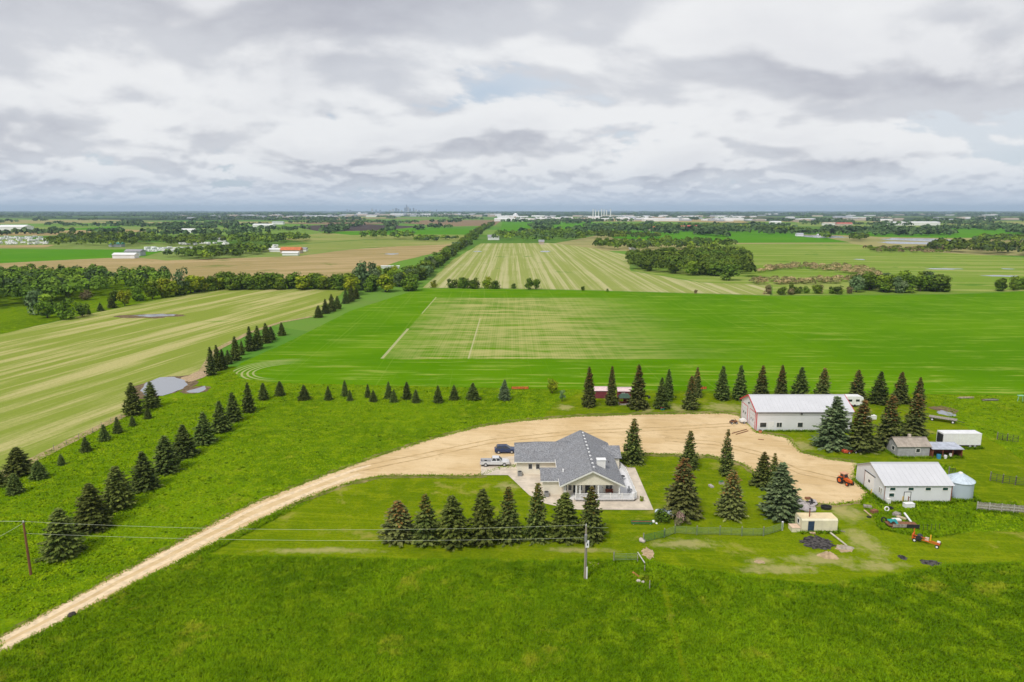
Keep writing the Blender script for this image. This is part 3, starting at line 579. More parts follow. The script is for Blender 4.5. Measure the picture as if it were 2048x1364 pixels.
CLUMP = [(424, 750, 692, 23), (436, 741, 688, 20), (446, 738, 697, 18), (457, 728, 699, 17), (472, 721, 671, 23), (484, 710, 680, 12), (501, 702, 651, 22), (516, 698, 650, 22), (533, 686, 645, 20), (543, 680, 652, 18), (564, 671, 644, 15),
         (637, 635, 610, 17), (651, 627, 597, 17), (664, 623, 587, 17), (675, 618, 591, 15), (692, 607, 577, 15), (703, 603, 570, 16), (713, 598, 574, 14)]
for i, (x, by, ty, w) in enumerate(CLUMP):
    spruce(x, by, ty, w, 'bushy' if i % 3 else 'dark', ORD[i] + ' spruce in the clumps between stubble and crop field, counted from the pond', 'spruce clumps between the two fields')

def leafy_mesh(seed, cols, n=1100, zlo=0.16, rx=0.36, lobes=11, size=0.045):
    r = np.random.default_rng(seed); V = []; C = []
    cen = []
    for i in range(lobes):
        z = zlo + 0.1 + (0.86 - zlo - 0.1) * r.random(); rr = rx * math.sqrt(max(0.05, 1 - ((z - 0.5) / 0.55) ** 2)) * 0.62 * math.sqrt(r.random()); a = r.random() * 6.28
        cen.append((rr * math.cos(a), rr * math.sin(a), z, rx * (0.36 + 0.28 * r.random()), np.array(cols[r.integers(len(cols))]) * (0.8 + 0.4 * r.random())))
    cen.append((0, 0, 0.55, rx * 0.75, np.array(cols[0])))
    for k in range(n):
        cx, cy, cz, cr, cc = cen[r.integers(len(cen))]
        d = r.normal(0, 1, 3); d /= np.linalg.norm(d); rad = cr * (0.55 + 0.5 * r.random())
        p = np.array([cx, cy, cz]) + d * rad * np.array([1, 1, 0.8]); p[2] = max(p[2], zlo * (0.4 + r.random() * 0.6))
        nrm = d + r.normal(0, 0.45, 3) + np.array([0, 0, 0.35]); nrm /= np.linalg.norm(nrm)
        u = np.cross(nrm, r.normal(0, 1, 3)); u /= np.linalg.norm(u); w = np.cross(nrm, u); s = size * (0.6 + 0.8 * r.random())
        V += [p - u * s, p - w * s * 0.8, p + u * s, p + w * s * 0.8]; C += [cc * (0.75 + 0.5 * r.random())] * 4
    return np.array(V), np.array(C)
G_DARK = [(0.048, 0.08, 0.008), (0.038, 0.064, 0.007), (0.064, 0.095, 0.010)]; G_LIME = [(0.115, 0.15, 0.006), (0.085, 0.12, 0.006), (0.145, 0.165, 0.008)]
G_MID = [(0.062, 0.10, 0.008), (0.082, 0.118, 0.009), (0.05, 0.08, 0.008)]; G_GREY = [(0.075, 0.115, 0.045), (0.095, 0.13, 0.055), (0.06, 0.095, 0.035)]; G_BRN = [(0.13, 0.10, 0.045), (0.10, 0.095, 0.035), (0.16, 0.12, 0.06)]
G_PINK = [(0.20, 0.13, 0.12), (0.10, 0.11, 0.04), (0.16, 0.11, 0.09)]
for _g in (G_DARK, G_LIME, G_MID, G_GREY, G_BRN, G_PINK): _g[:] = [tuple(v * 1.85 for v in c) for c in _g]
BRD = {}
for nm, cs in (('dark', G_DARK), ('lime', G_LIME), ('mid', G_MID), ('grey', G_GREY), ('brown', G_BRN)):
    for i in range(3):
        BRD[nm, i] = proto_mesh('crown', *leafy_mesh(hash((len(nm), nm[0] == 'd', i)) % 999 + i, cs, 1250, 0.03, 0.42, 12, 0.05), m_leaf)
        BRD[nm + '_bush', i] = proto_mesh('crown', *leafy_mesh(300 + i + len(nm) * 7, cs, 800, 0.02, 0.62, 9, 0.065), m_leaf)
BRD['pink_bush', 0] = proto_mesh('crown', *leafy_mesh(77, G_PINK, 1100, 0.02, 0.55, 9, 0.05), m_leaf)
for i in range(3): BRD['thin', i] = proto_mesh('crown', *leafy_mesh(90 + i, G_GREY, 480, 0.2, 0.30, 12, 0.04), m_leaf)
TRB = [trunk_mesh(0.6, 0.03, 0.012, 0.02, 5, i) for i in range(3)]
bseed = [1000]
def broadleaf(x, y, h, kind, label, group, wide=1.0, name='broadleaf_tree', cat='tree'):
    bseed[0] += 1; r = random.Random(bseed[0]); i = r.randrange(3)
    if (kind, i) not in BRD: i = 0
    e = empty(name, (x, y, 0.03), r.random() * 6.28, label, cat, group); e.scale = (h * wide, h * wide, h)
    tr = bpy.data.objects.new('trunk', TRB[i]); cr = bpy.data.objects.new('crown', BRD[kind, i])
    for o in (tr, cr): COL.objects.link(o); o.parent = e
    return e
def belt(pts, n, hs, kinds, label, group, jx=2.0, jy=4.0, seed=0, wide=1.0, name='broadleaf_tree', cat='tree'):
    r = random.Random(seed); w = [Vector(P(*p)[:2]) for p in pts]; ls = [(w[i + 1] - w[i]).length for i in range(len(w) - 1)]; T = sum(ls)
    for k in range(n):
        s = (k + 0.5 + (r.random() - 0.5) * 0.7) / n * T; i = 0
        while i < len(ls) - 1 and s > ls[i]: s -= ls[i]; i += 1
        p = w[i].lerp(w[i + 1], min(s / ls[i], 1)); h = hs[0] + (hs[1] - hs[0]) * r.random()
        broadleaf(p.x + r.uniform(-jx, jx), p.y + r.uniform(-jy, jy), h, r.choice(kinds), label, group, wide * r.uniform(0.85, 1.2), name, cat)
def fill(poly, n, hs, kinds, label, group, seed=0, wide=1.0, name='broadleaf_tree', cat='tree'):
    r = random.Random(seed); w = [P(*p)[:2] for p in poly]; xs = [p[0] for p in w]; ys = [p[1] for p in w]; pts = []; tries = 0
    while len(pts) < n and tries < 20000:
        tries += 1; x, y = r.uniform(min(xs), max(xs)), r.uniform(min(ys), max(ys))
        if inside(w, np.array([x]), np.array([y]))[0] and all((x - a) ** 2 + (y - c) ** 2 > 12 for a, c in pts): pts.append((x, y))
    for x, y in pts: broadleaf(x, y, hs[0] + (hs[1] - hs[0]) * r.random(), r.choice(kinds), label, group, wide * r.uniform(0.85, 1.2), name, cat)
belt([(335, 593), (440, 579), (560, 578), (690, 578)], 42, (8, 12), ['dark', 'mid', 'mid', 'lime'], 'broadleaf tree in the shelterbelt along the far end of the stubble field', 'shelterbelt at the far end of the stubble field', 2, 5, 1, 1.2)
fill([(690, 600), (760, 585), (830, 583), (825, 560), (770, 552), (700, 566)], 20, (8, 12), ['dark', 'mid', 'lime'], 'broadleaf tree in the corner grove where the shelterbelts meet', 'corner grove trees', 2, 1.25)
broadleaf(*P(722, 580)[:2], 19, 'grey', 'tall grey-green poplar at the corner grove, taller of the pair', 'tall poplars', 0.8); broadleaf(*P(748, 578)[:2], 18, 'grey', 'tall grey-green poplar at the corner grove, nearer the hedgerow', 'tall poplars', 0.7)
broadleaf(*P(365, 590)[:2], 19, 'thin', 'tall sparse pale poplar above the shelterbelt', 'tall poplars', 0.85)
belt([(800, 575), (840, 556), (872, 532), (905, 508), (930, 490)], 66, (8, 12), ['mid', 'dark', 'dark', 'mid', 'grey'], 'broadleaf tree in the hedgerow running towards the horizon', 'hedgerow trees', 5, 6, 3, 1.25)
belt([(925, 492), (950, 472), (965, 460), (985, 449)], 44, (9, 14), ['dark', 'mid'], 'broadleaf tree in the hedgerow running towards the horizon', 'hedgerow trees', 9, 15, 4, 1.3)
fill([(1256, 540), (1262, 520), (1400, 508), (1500, 515), (1508, 540), (1505, 562), (1470, 564), (1400, 556), (1330, 552)], 80, (9, 13), ['dark', 'dark', 'mid'], 'broadleaf tree in the round grove beside the striped field', 'round grove trees', 5, 1.3)
fill([(1700, 587), (1885, 585), (1880, 574), (1710, 577)], 24, (9, 12), ['dark', 'mid', 'grey'], 'broadleaf tree in the grove touching the crop field far edge', 'grove at the crop field far edge', 6, 1.25)
fill([(1992, 583), (2060, 580), (2060, 572), (2000, 574)], 8, (7, 10), ['dark', 'mid'], 'broadleaf tree in the small grove at the picture edge beyond the crop', 'small grove beyond the crop', 7)
belt([(1540, 589), (1600, 588), (1695, 587)], 12, (4, 6), ['brown_bush', 'mid_bush', 'dark_bush'], 'low willow bush at the crop field far edge', 'willow bushes at the crop edge', 3, 3, 8, 1.0, 'willow_bush', 'bush')
belt([(905, 576), (950, 577), (985, 578)], 7, (5, 8.5), ['dark_bush', 'lime', 'mid'], 'bushy tree at the near end of the striped field', 'bushes at the striped field end', 3, 2, 9, 1.1)
for x, y, h, k, lab in [(866, 575, 5, 'lime_bush', 'lime green bush where hedgerow meets striped field'), (1027, 577, 3.6, 'dark_bush', 'low dark bush beside the big bush at the striped field'), (1058, 579, 7.5, 'dark', 'big dark bush at the near end of the striped field'),
                        (1072, 579, 7, 'mid', 'green half of the big bush at the striped field'), (1166, 581, 2.8, 'dark_bush', 'small shrub on the field boundary'), (1215, 583, 2.0, 'dark_bush', 'tiny shrub on the boundary near the small shrub'),
                        (1391, 587, 2.4, 'brown_bush', 'lone small brownish shrub on the crop boundary'), (1104, 787, 4.2, 'lime', 'small lime green tree beside the crop field'), (1124, 803, 3.4, 'thin', 'bare-looking sapling beside the mown strip')]:
    broadleaf(*P(x, y)[:2], h, k, lab, None, 1.0)
broadleaf(*P(1322, 1045)[:2], 2.4, 'dark_bush', 'green shrub half hiding the propane tank', None, 0.9, 'shrub', 'shrub'); broadleaf(*P(1361, 1051)[:2], 2.7, 'pink_bush', 'pinkish flowering lilac shrub by the propane tank', None, 0.75, 'lilac_shrub', 'shrub')
# left wood: front trees one by one, the mass behind as stuff
for x, y, h, k, wd, lab in [(95, 636, 12, 'mid', 1.1, 'big rounded willow in front of the wood'), (135, 638, 10.5, 'mid', 1.15, 'green willow beside the big rounded willow'), (72, 630, 13, 'grey', 1.0, 'grey-green willow behind the big rounded willow'), (165, 633, 7.5, 'dark', 1.1, 'small dark tree at the tip of the willow clump'),
                            (250, 612, 9, 'lime', 1.0, 'lime green tree at the stubble field corner'), (228, 610, 8, 'dark', 1.0, 'dark tree beside the lime green tree'), (275, 602, 11, 'mid', 1.0, 'broad tree above the stubble field corner'), (305, 598, 11, 'mid', 1.0, 'broad tree next along the stubble field corner'),
                            (138, 598, 7, 'lime', 1.0, 'yellow green bush in front of the wood'), (172, 600, 7, 'brown_bush', 0.9, 'brown bare bush in front of the wood')]:
    broadleaf(*P(x, y)[:2], h, k, lab, None, wd)
spruce(201, 622, 605, 13, 'dark', 'small spruce beside the willow clump at the stubble field'); spruce(224, 616, 596, 18, 'bushy', 'bushy spruce at the corner of the wood'); spruce(178, 629, 615, 9, 'dark', 'tiny spruce at the willow clump foot')

def wood_mass(name, spots, cols, label, m=None, per=44, size=1.3, seed=0, zlo=0.1):
    """spots: array (x,y,h,r)"""
    r = np.random.default_rng(seed); S = np.asarray(spots, float); n = len(S); N = n * per
    idx = np.repeat(np.arange(n), per); d = r.normal(0, 1, (N, 3)); d /= np.linalg.norm(d, axis=1)[:, None]; d[:, 2] = np.where(d[:, 2] < -0.3, -d[:, 2], d[:, 2])
    h = S[idx, 2]; rad = S[idx, 3] * (0.75 + 0.4 * r.random(N))
    p = np.stack([S[idx, 0] + d[:, 0] * rad, S[idx, 1] + d[:, 1] * rad, h * 0.58 + d[:, 2] * h * 0.42 * (0.8 + 0.3 * r.random(N))], 1); p[:, 2] = np.maximum(p[:, 2], zlo * h)
    nr = d + r.normal(0, 0.4, (N, 3)) + np.array([0, 0, 0.3]); nr /= np.linalg.norm(nr, axis=1)[:, None]
    u = np.cross(nr, r.normal(0, 1, (N, 3))); u /= np.linalg.norm(u, axis=1)[:, None]; w = np.cross(nr, u); s = (size * (0.6 + 0.8 * r.random(N)))[:, None]
    V = np.stack([p - u * s, p - w * s, p + u * s, p + w * s], 1).reshape(-1, 3)
    tc_ = np.array(cols)[r.integers(len(cols), size=n)] * (0.75 + 0.5 * r.random(n))[:, None]
    C = np.repeat(tc_[idx] * (0.8 + 0.4 * r.random(N))[:, None], 4, 0)
    o = fast_mesh(name, V, 4, m or m_leaf, C); return tag(o, label, 'wood', kind='stuff')
def scatter(polys, n, hs, rr, seed=0):
    r = np.random.default_rng(seed); out = []
    for poly, k in zip(polys, n):
        w = [P(*p)[:2] for p in poly]; A = np.array(w); lo, hi = A.min(0), A.max(0); got = 0
        while got < k:
            q = lo + (hi - lo) * r.random((k * 4, 2)); q = q[inside(w, q[:, 0], q[:, 1])][:k - got]; got += len(q)
            out += [(x, y, hs[0] + (hs[1] - hs[0]) * r.random(), rr * (0.8 + 0.5 * r.random())) for x, y in q]
    return out
wood_mass('woodland', scatter([[(-200, 625), (0, 620), (60, 612), (200, 600), (260, 590), (340, 578), (340, 566), (200, 562), (0, 560), (-200, 560)]], [430], (8, 13), 3.8, 1), G_DARK + G_MID + [(0.05, 0.08, 0.025)], 'dense green wood beyond the stubble field', per=110, size=0.75, seed=1)
wood_mass('grove_heart', scatter([[(1260, 538), (1268, 518), (1400, 508), (1495, 514), (1506, 540), (1500, 559), (1400, 552), (1330, 548)]], [260], (8, 12), 4.2, 2), G_DARK + G_MID, 'heart of the round grove beside the striped field', per=70, size=0.9, seed=2)
wood_mass('willow_scrub', scatter([[(1510, 541), (1600, 530), (1700, 533), (1755, 545), (1760, 556), (1680, 546), (1600, 538), (1515, 547)], [(1500, 560), (1600, 562), (1760, 552), (1765, 562), (1640, 570), (1510, 570)]], [110, 90], (2.5, 4.2), 2.6, 3), G_BRN, 'reddish brown willow scrub ring beside the round grove', per=60, size=0.6, seed=3)
wood_mass('willow_scrub', scatter([[(1730, 497), (1900, 497), (1900, 508), (1740, 505)]], [90], (3, 5), 3.5, 4), G_BRN + G_MID, 'brownish willow scrub below the large far pond', per=40, size=1.0, seed=4)
DW = [([(95, 496), (150, 497), (280, 494), (310, 480), (250, 474), (140, 478), (95, 488)], 150, (10, 15), 4.5, 'dark wood beyond the bright green field'),
      ([(260, 490), (400, 493), (450, 486), (440, 476), (330, 480), (270, 482)], 100, (8, 12), 4.5, 'wood beside the far trailer lots'),
      ([(330, 518), (420, 520), (520, 512), (540, 500), (480, 500), (400, 508), (330, 514)], 120, (7, 11), 4, 'wood along the tan field beyond the trailer lot'),
      ([(455, 492), (540, 490), (610, 484), (620, 478), (540, 476), (460, 482)], 120, (9, 14), 4.5, 'wood beyond the orange-roofed farm'),
      ([(720, 478), (745, 480), (830, 480), (830, 474), (725, 474)], 40, (10, 16), 4, 'dark shelter trees around a distant field corner'),
      ([(830, 482), (910, 483), (915, 478), (835, 477)], 30, (5, 8), 4, 'low hedge on the distant pale field'),
      ([(1190, 497), (1260, 502), (1370, 501), (1480, 497), (1475, 490), (1380, 488), (1250, 490), (1195, 488)], 120, (8, 12), 4.5, 'wood around the red-roofed far house'),
      ([(985, 482), (1050, 485), (1120, 486), (1170, 481), (1200, 474), (1120, 466), (1000, 472)], 150, (9, 14), 5, 'wood behind the striped field'),
      ([(1190, 476), (1290, 480), (1340, 486), (1330, 476), (1230, 468), (1190, 468)], 70, (7, 11), 5, 'scattered trees behind the red-roofed house'),
      ([(1200, 462), (1330, 461), (1500, 463), (1560, 466), (1640, 470), (1560, 458), (1400, 453), (1210, 455)], 150, (9, 14), 8, 'long distant wood before the works'),
      ([(1860, 503), (1960, 508), (2060, 515), (2060, 502), (1960, 494), (1870, 492)], 110, (9, 13), 5, 'dark wood beyond the pale field'),
      ([(1700, 482), (1735, 486), (1735, 478), (1700, 476)], 24, (9, 12), 4, 'dark grove beside the far yard'), ([(1530, 465), (1620, 470), (1620, 464), (1535, 459)], 40, (9, 13), 6, 'grove beside the far green field'),
      ([(1640, 478), (1660, 479), (1660, 474), (1642, 473)], 14, (8, 12), 4, 'small grove beside the far yard pond'), ([(1935, 486), (2060, 488), (2060, 478), (1960, 480)], 60, (8, 12), 5, 'pale wood beyond the large pond')]
for i, (poly, n, hs, rr, lab) in enumerate(DW): wood_mass('woodland', scatter([poly], [n], hs, rr, 20 + i), G_DARK + G_MID + [(0.08, 0.13, 0.04)], lab, per=46, size=1.5, seed=20 + i)

# far tree belts right up to the horizon
def far_belts(name, n, y0, y1, label, seed, xr=0.8, dens=1.0, hh=(7, 14)):
    r = np.random.default_rng(seed); sp = []
    for k in range(n):
        y = y0 * (y1 / y0) ** r.random(); x = (r.random() * 2 - 1) * y * xr; ln = 60 + 500 * r.random() ** 2 * (y / 2500) ** 0.5
        a = r.choice([0.0, 1.5]) + r.normal(0, 0.12); st = 9 * (y / 2000) ** 0.7; m_ = int(min(ln / st, 60)) + 2
        for j in range(m_):
            q = (j / m_ - 0.5) * ln; sp.append((x + math.cos(a) * q + r.normal(0, 6), y + math.sin(a) * q + r.normal(0, 8), hh[0] + (hh[1] - hh[0]) * r.random(), st * 0.75))
    return wood_mass(name, sp, [(0.06, 0.11, 0.035), (0.075, 0.13, 0.04), (0.09, 0.15, 0.045)], label, per=14, size=4.0 * (y0 / 1500) ** 0.5, seed=seed)
far_belts('far_woods', 70, 1400, 2800, 'scattered tree belts across the distant farmland', 41)
far_belts('far_woods', 130, 2800, 8000, 'hazy tree belts below the horizon', 42)
far_belts('far_woods', 260, 7000, 26000, 'blue hazy woods along the horizon', 43, 0.8, 1.0, (10, 22))

# ------------------------------------------------------------------ farmhouse
m_shingle, t, b = new_mat('roof_shingle'); co = nd(t, 'ShaderNodeTexCoord').outputs['Object']
s1 = noise(t, co, 0.7, 4, 0.7); s2 = noise(t, nd(t, 'ShaderNodeMapping', {0: co, 3: (4, 4, 9)}).outputs[0], 1.0, 3, 0.8)
c = mix(t, smooth(t, s2, 0.32, 0.68), (0.11, 0.118, 0.135), (0.37, 0.375, 0.39)); c = mix(t, M(t, 'MULTIPLY', smooth(t, s1, 0.4, 0.65), 0.4), c, (0.19, 0.185, 0.19))
t.links.new(c, b.inputs['Base Color'])
m_siding, t, b = new_mat('cream_siding'); co = nd(t, 'ShaderNodeTexCoord').outputs['Object']
wv = nd(t, 'ShaderNodeTexWave', {'Vector': co, 'Scale': 1.6, 'Distortion': 0.0}, bands_direction='Z', wave_profile='SAW').outputs[1]
t.links.new(mix(t, smooth(t, noise(t, co, 0.6, 4, 0.6), 0.3, 0.7), (0.76, 0.70, 0.58), (0.82, 0.77, 0.66)), b.inputs['Base Color'])
t.links.new(nd(t, 'ShaderNodeBump', {'Strength': 0.5, 'Distance': 0.03, 'Height': wv}).outputs[0], b.inputs['Normal']); b.inputs['Roughness'].default_value = 0.6
m_white = mat('white_paint', (0.8, 0.8, 0.8), 0.5, 0.05, 1.5); m_trim = mat('white_trim', (0.78, 0.77, 0.74), 0.5, 0.05, 2)
m_glass, t, b = new_mat('window_glass'); b.inputs['Base Color'].default_value = (0.03, 0.037, 0.045, 1); b.inputs['Roughness'].default_value = 0.08; b.inputs['Specular IOR Level'].default_value = 0.6
t.links.new(mix(t, noise(t, wco(t), 0.8, 2, 0.5), (0.02, 0.025, 0.03), (0.05, 0.058, 0.066)), b.inputs['Base Color'])
m_conc = mat('concrete', (0.60, 0.52, 0.42), 0.85, 0.12, 0.5, spec=0.15, bump=0.15, bscale=3)
m_deck = mat('deck_boards', (0.72, 0.72, 0.74), 0.6, 0.06, 2.0, stretch=(1, 8, 1)); m_dark = mat('dark_metal', (0.03, 0.03, 0.033), 0.5, 0.2, 4)
m_doorblue = mat('blue_door', (0.03, 0.055, 0.10), 0.5, 0.2, 3); m_wood = mat('weathered_wood', (0.30, 0.27, 0.23), 0.9, 0.3, 3, spec=0.1); m_redwood = mat('red_brown_wood', (0.22, 0.07, 0.04), 0.8, 0.2, 3)

OX, OY = 9.0, 126.0
house = empty('farmhouse', (OX, OY, 0), 0, 'cream bungalow with grey shingle roof, garage wing and white deck', 'house')
def hb(): return MB()
def sh(m): m.v = [(x - OX, y - OY, z) for x, y, z in m.v]; return m
RZ, EZ, XL, XR, XM, YF, YB = 6.15, 3.3, 8.65, 20.3, 14.48, 115.5, 138.3
SL = (RZ - EZ) / (XM - XL)
m = hb(); m.prism([(9.3, 0), (19.7, 0), (19.7, 3.55), (14.48, 6.0), (9.3, 3.55)], 'y', 118.6, 137.9); wall = sh(m).build('main_wall', m_siding, house)
m = hb(); m.prism([(XL + 0.35, 3.28), (XR - 0.35, 3.28), (XM, 5.98)], 'y', 116.0, 116.2); sh(m).build('gable', m_siding, house)
part_c = hb(); part_c.box(9.0, 19.95, 116.22, 118.58, 3.2, 3.28); sh(part_c).build('porch_ceiling', m_trim, house)
def roof_slab(quad, name='roof', th=0.14):
    m = hb(); m.slab(quad, th); return sh(m).build(name, m_shingle, house)
roof = roof_slab([(XL, YF, EZ), (XM, YF, RZ), (XM, YB, RZ), (XL, YB, EZ)][::-1]); roof_slab([(XM, YF, RZ), (XR, YF, EZ), (XR, YB, EZ), (XM, YB, RZ)][::-1])
for (a, c2) in (((XL, EZ), (XM, RZ)), ((XM, RZ), (XR, EZ))):      # white barge boards and gutters
    m = hb(); m.bar((a[0], YF - 0.06, a[1] - 0.12), (c2[0], YF - 0.06, c2[1] - 0.12), 0.08, 0.26); sh(m).build('barge_board', m_trim, house)
for x in (XL - 0.07, XR + 0.07): m = hb(); m.box(x - 0.06, x + 0.06, YF, YB, EZ - 0.24, EZ - 0.06); sh(m).build('gutter', m_trim, house)
# garage wing
m = hb(); m.prism([(128.9, 0), (139.2, 0), (139.2, 2.9), (134.1, 4.55), (128.9, 2.9)], 'x', 0.95, 9.28); sh(m).build('garage_wall', m_siding, house)
xi = lambda z: XL + (z - EZ) / SL
roof_slab([(0.45, 128.4, 3.0), (9.25, 128.4, 3.0), (xi(5.15), 134.1, 5.2), (5.0, 134.1, 5.2), (0.45, 134.1, 4.85)], 'garage_roof')
roof_slab([(0.45, 134.1, 4.85), (5.0, 134.1, 5.2), (xi(5.15), 134.1, 5.2), (9.25, 139.7, 3.0), (0.45, 139.7, 3.0)], 'garage_roof')
m = hb(); m.box(0.42, 8.6, 128.3, 128.39, 2.78, 2.96); sh(m).build('gutter', m_trim, house)
# front wing
m = hb(); m.prism([(119.0, 0), (124.2, 0), (124.2, 2.95), (121.5, 4.3), (119.0, 2.95)], 'x', 5.7, 9.28); sh(m).build('wing_wall', m_siding, house)
roof_slab([(5.25, 118.65, 3.0), (8.75, 118.65, 3.0), (xi(4.42), 121.5, 4.47), (5.25, 121.5, 4.47)], 'wing_roof'); roof_slab([(5.25, 121.5, 4.47), (xi(4.42), 121.5, 4.47), (8.75, 124.4, 3.0), (5.25, 124.4, 3.0)], 'wing_roof')
m = hb(); m.box(5.2, 8.7, 118.55, 118.64, 2.78, 2.96); sh(m).build('gutter', m_trim, house)
# bump-out on the deck side
m = hb(); m.prism([(130.4, 0), (135.9, 0), (135.9, 3.0), (133.15, 4.4), (130.4, 3.0)], 'x', 19.72, 21.6); sh(m).build('bay_wall', m_siding, house)
xr = lambda z: XR - (z - EZ) / SL
roof_slab([(20.2, 130.0, 3.1), (22.0, 130.0, 3.1), (22.0, 133.15, 4.7), (xr(4.65), 133.15, 4.7)], 'bay_roof'); roof_slab([(xr(4.65), 133.15, 4.7), (22.0, 133.15, 4.7), (22.0, 136.3, 3.1), (20.2, 136.3, 3.1)], 'bay_roof')
# chimney chase and vents
m = hb(); m.box(15.75, 17.3, 119.7, 120.7, 4.6, 6.55); ch = sh(m).build('chimney', m_trim, house)
m = hb(); m.box(15.65, 17.4, 119.6, 120.8, 6.552, 6.7); sh(m).build('chimney_cap', m_white, ch)
for i in range(11):
    y = 117.0 + i * 1.95; m = hb(); m.box(XM + 0.22, XM + 0.5, y, y + 0.3, RZ - 0.22, RZ + 0.1); m.prism([(XM + 0.15, RZ + 0.1), (XM + 0.57, RZ + 0.1), (XM + 0.36, RZ + 0.24)], 'y', y - 0.06, y + 0.36); sh(m).build('roof_vent', m_white, house)
m = hb(); m.box(9.4, 9.7, 120.5, 120.8, 3.6, 4.5); sh(m).build('roof_vent', m_white, house)
m = hb(); m.tube((18.6, 124.5, 3.9), (18.6, 124.5, 4.6), 0.08); sh(m).build('vent_pipe', m_dark, house)
def window(x0, x1, y, z0, z1, parent=house, o=(OX, OY), fr=None, axis='y', mull=0, glass=None, proud=0.05):
    fr = fr or m_trim; f = 0.09; q = MB(); s_ = -1 if proud > 0 else 1
    def bx(mb, a, b_, d0, d1, c_, d_):
        if axis == 'y': mb.box(a, b_, y - d1 if s_ < 0 else y + d0, y - d0 if s_ < 0 else y + d1, c_, d_)
        else: mb.box(y - d1 if s_ < 0 else y + d0, y - d0 if s_ < 0 else y + d1, a, b_, c_, d_)
    for a, b_, c_, d_ in ((x0 - f, x1 + f, z0 - f, z0), (x0 - f, x1 + f, z1, z1 + f), (x0 - f, x0, z0, z1), (x1, x1 + f, z0, z1)): bx(q, a, b_, 0.005, 0.07, c_, d_)
    for k in range(mull): xm = x0 + (x1 - x0) * (k + 1) / (mull + 1); bx(q, xm - 0.03, xm + 0.03, 0.035, 0.06, z0, z1)
    g = MB(); bx(g, x0, x1, 0.004, 0.03, z0, z1)
    for mb in (q, g): mb.v = [(a - o[0], b_ - o[1], c_) for a, b_, c_ in mb.v]
    w = q.build('window', fr, parent); g.build('pane', glass or m_glass, w); return w
window(3.3, 4.0, 128.9, 1.3, 2.3); window(4.8, 5.5, 128.9, 1.3, 2.3); window(9.6, 10.1, 118.6, 1.2, 2.8); window(10.4, 11.0, 118.6, 1.2, 2.8)
window(12.3, 12.9, 118.6, 1.2, 2.8); window(17.3, 18.5, 118.6, 1.5, 2.8, mull=1); window(15.0, 15.4, 118.6, 1.2, 2.8)
def door(x0, x1, y, z0, z1, m_, parent, o, handle=True):
    q = MB(); q.box(x0 - o[0], x1 - o[0], y - 0.05 - o[1], y - 0.004 - o[1], z0, z1); d = q.build('door', m_, parent)
    if handle: h_ = MB(); h_.box(x1 - 0.16 - o[0], x1 - 0.06 - o[0], y - 0.11 - o[1], y - 0.052 - o[1], (z0 + z1) / 2 - 0.06, (z0 + z1) / 2 + 0.02); h_.build('handle', m_dark, d)
    return d
door(13.5, 14.4, 118.6, 0.7, 2.85, m_dark, house, (OX, OY)); door(11.3, 11.9, 118.6, 0.7, 2.85, m_dark, house, (OX, OY)); door(15.9, 16.8, 118.6, 0.7, 2.85, m_trim, house, (OX, OY))
# deck with posts and railings
deck_poly = [(11.4, 115.9), (22.1, 115.9), (22.7, 116.6), (22.7, 128.5), (22.0, 131.8), (21.7, 131.9), (21.7, 130.3), (19.75, 130.3), (19.75, 118.55), (11.4, 118.55)]
m = hb(); m.prism(deck_poly, 'z', 0.5, 0.7); deck = sh(m).build('deck', m_deck, house)
m = hb(); m.prism([(11.6, 116.05), (22.0, 116.05), (22.5, 116.7), (22.5, 128.4), (21.9, 131.5), (21.8, 131.5), (21.8, 130.2), (19.8, 130.2), (19.8, 118.5), (11.6, 118.5)], 'z', 0.02, 0.49); sh(m).build('deck_skirt', mat('skirt_lattice', (0.33, 0.32, 0.30), 0.8, 0.2, 3), house)  # skirt below the deck, plain grey with slight random variation
for x in (9.6, 11.6, 12.3, 15.6, 19.4): m = hb(); m.box(x - 0.11, x + 0.11, 116.05, 116.27, 0.7 if x > 11.4 else 0.05, 3.19); sh(m).build('porch_post', m_white, house)
rail = [(11.5, 116.0), (13.6, 116.0), (15.7, 116.0), (17.8, 116.0), (19.9, 116.0), (22.05, 116.0), (22.6, 116.65), (22.6, 119), (22.6, 121.4), (22.6, 123.8), (22.6, 126.2), (22.6, 128.5), (21.95, 131.75)]
for i in range(len(rail) - 1):
    (xa, ya), (xb, yb) = rail[i], rail[i + 1]; m = hb(); ln = math.hypot(xb - xa, yb - ya)
    m.bar((xa, ya, 1.62), (xb, yb, 1.62), 0.09, 0.07); m.bar((xa, ya, 0.82), (xb, yb, 0.82), 0.06, 0.06)
    for k in range(1, int(ln / 0.13)): f = k / int(ln / 0.13); px_, py_ = xa + (xb - xa) * f, ya + (yb - ya) * f; m.box(px_ - 0.024, px_ + 0.024, py_ - 0.024, py_ + 0.024, 0.852, 1.584)
    rp = sh(m).build('railing', m_white, house)
    m = hb(); m.box(xa - 0.08, xa + 0.08, ya - 0.08, ya + 0.08, 0.702, 1.75); sh(m).build('railing_post', m_white, house)
m = hb()
for k in range(3): m.box(10.4 + 0.33 * k, 10.4 + 0.33 * (k + 1) - 0.003, 116.6, 118.2, 0.12, 0.12 + 0.19 * (k + 1))
sh(m).build('deck_steps', m_white, house)
for x, y in ((1.05, 128.3), (5.85, 118.35)):
    m = MB(); m.box(-0.42, 0.42, -0.42, 0.42, 0.06, 0.9); o = m.build('air_conditioner', mat('grey_metal', (0.25, 0.25, 0.25), 0.5, 0.2, 5), None); o.location = (x + 0.5, y, 0.06)
    tag(o, 'grey air conditioner by the garage wall' if x < 3 else 'grey air conditioner by the front wing wall', 'air conditioner')
    g = MB(); g.tube((0, 0, 0.9), (0, 0, 0.96), 0.34, None, 16); g.build('fan_grille', m_dark, o)
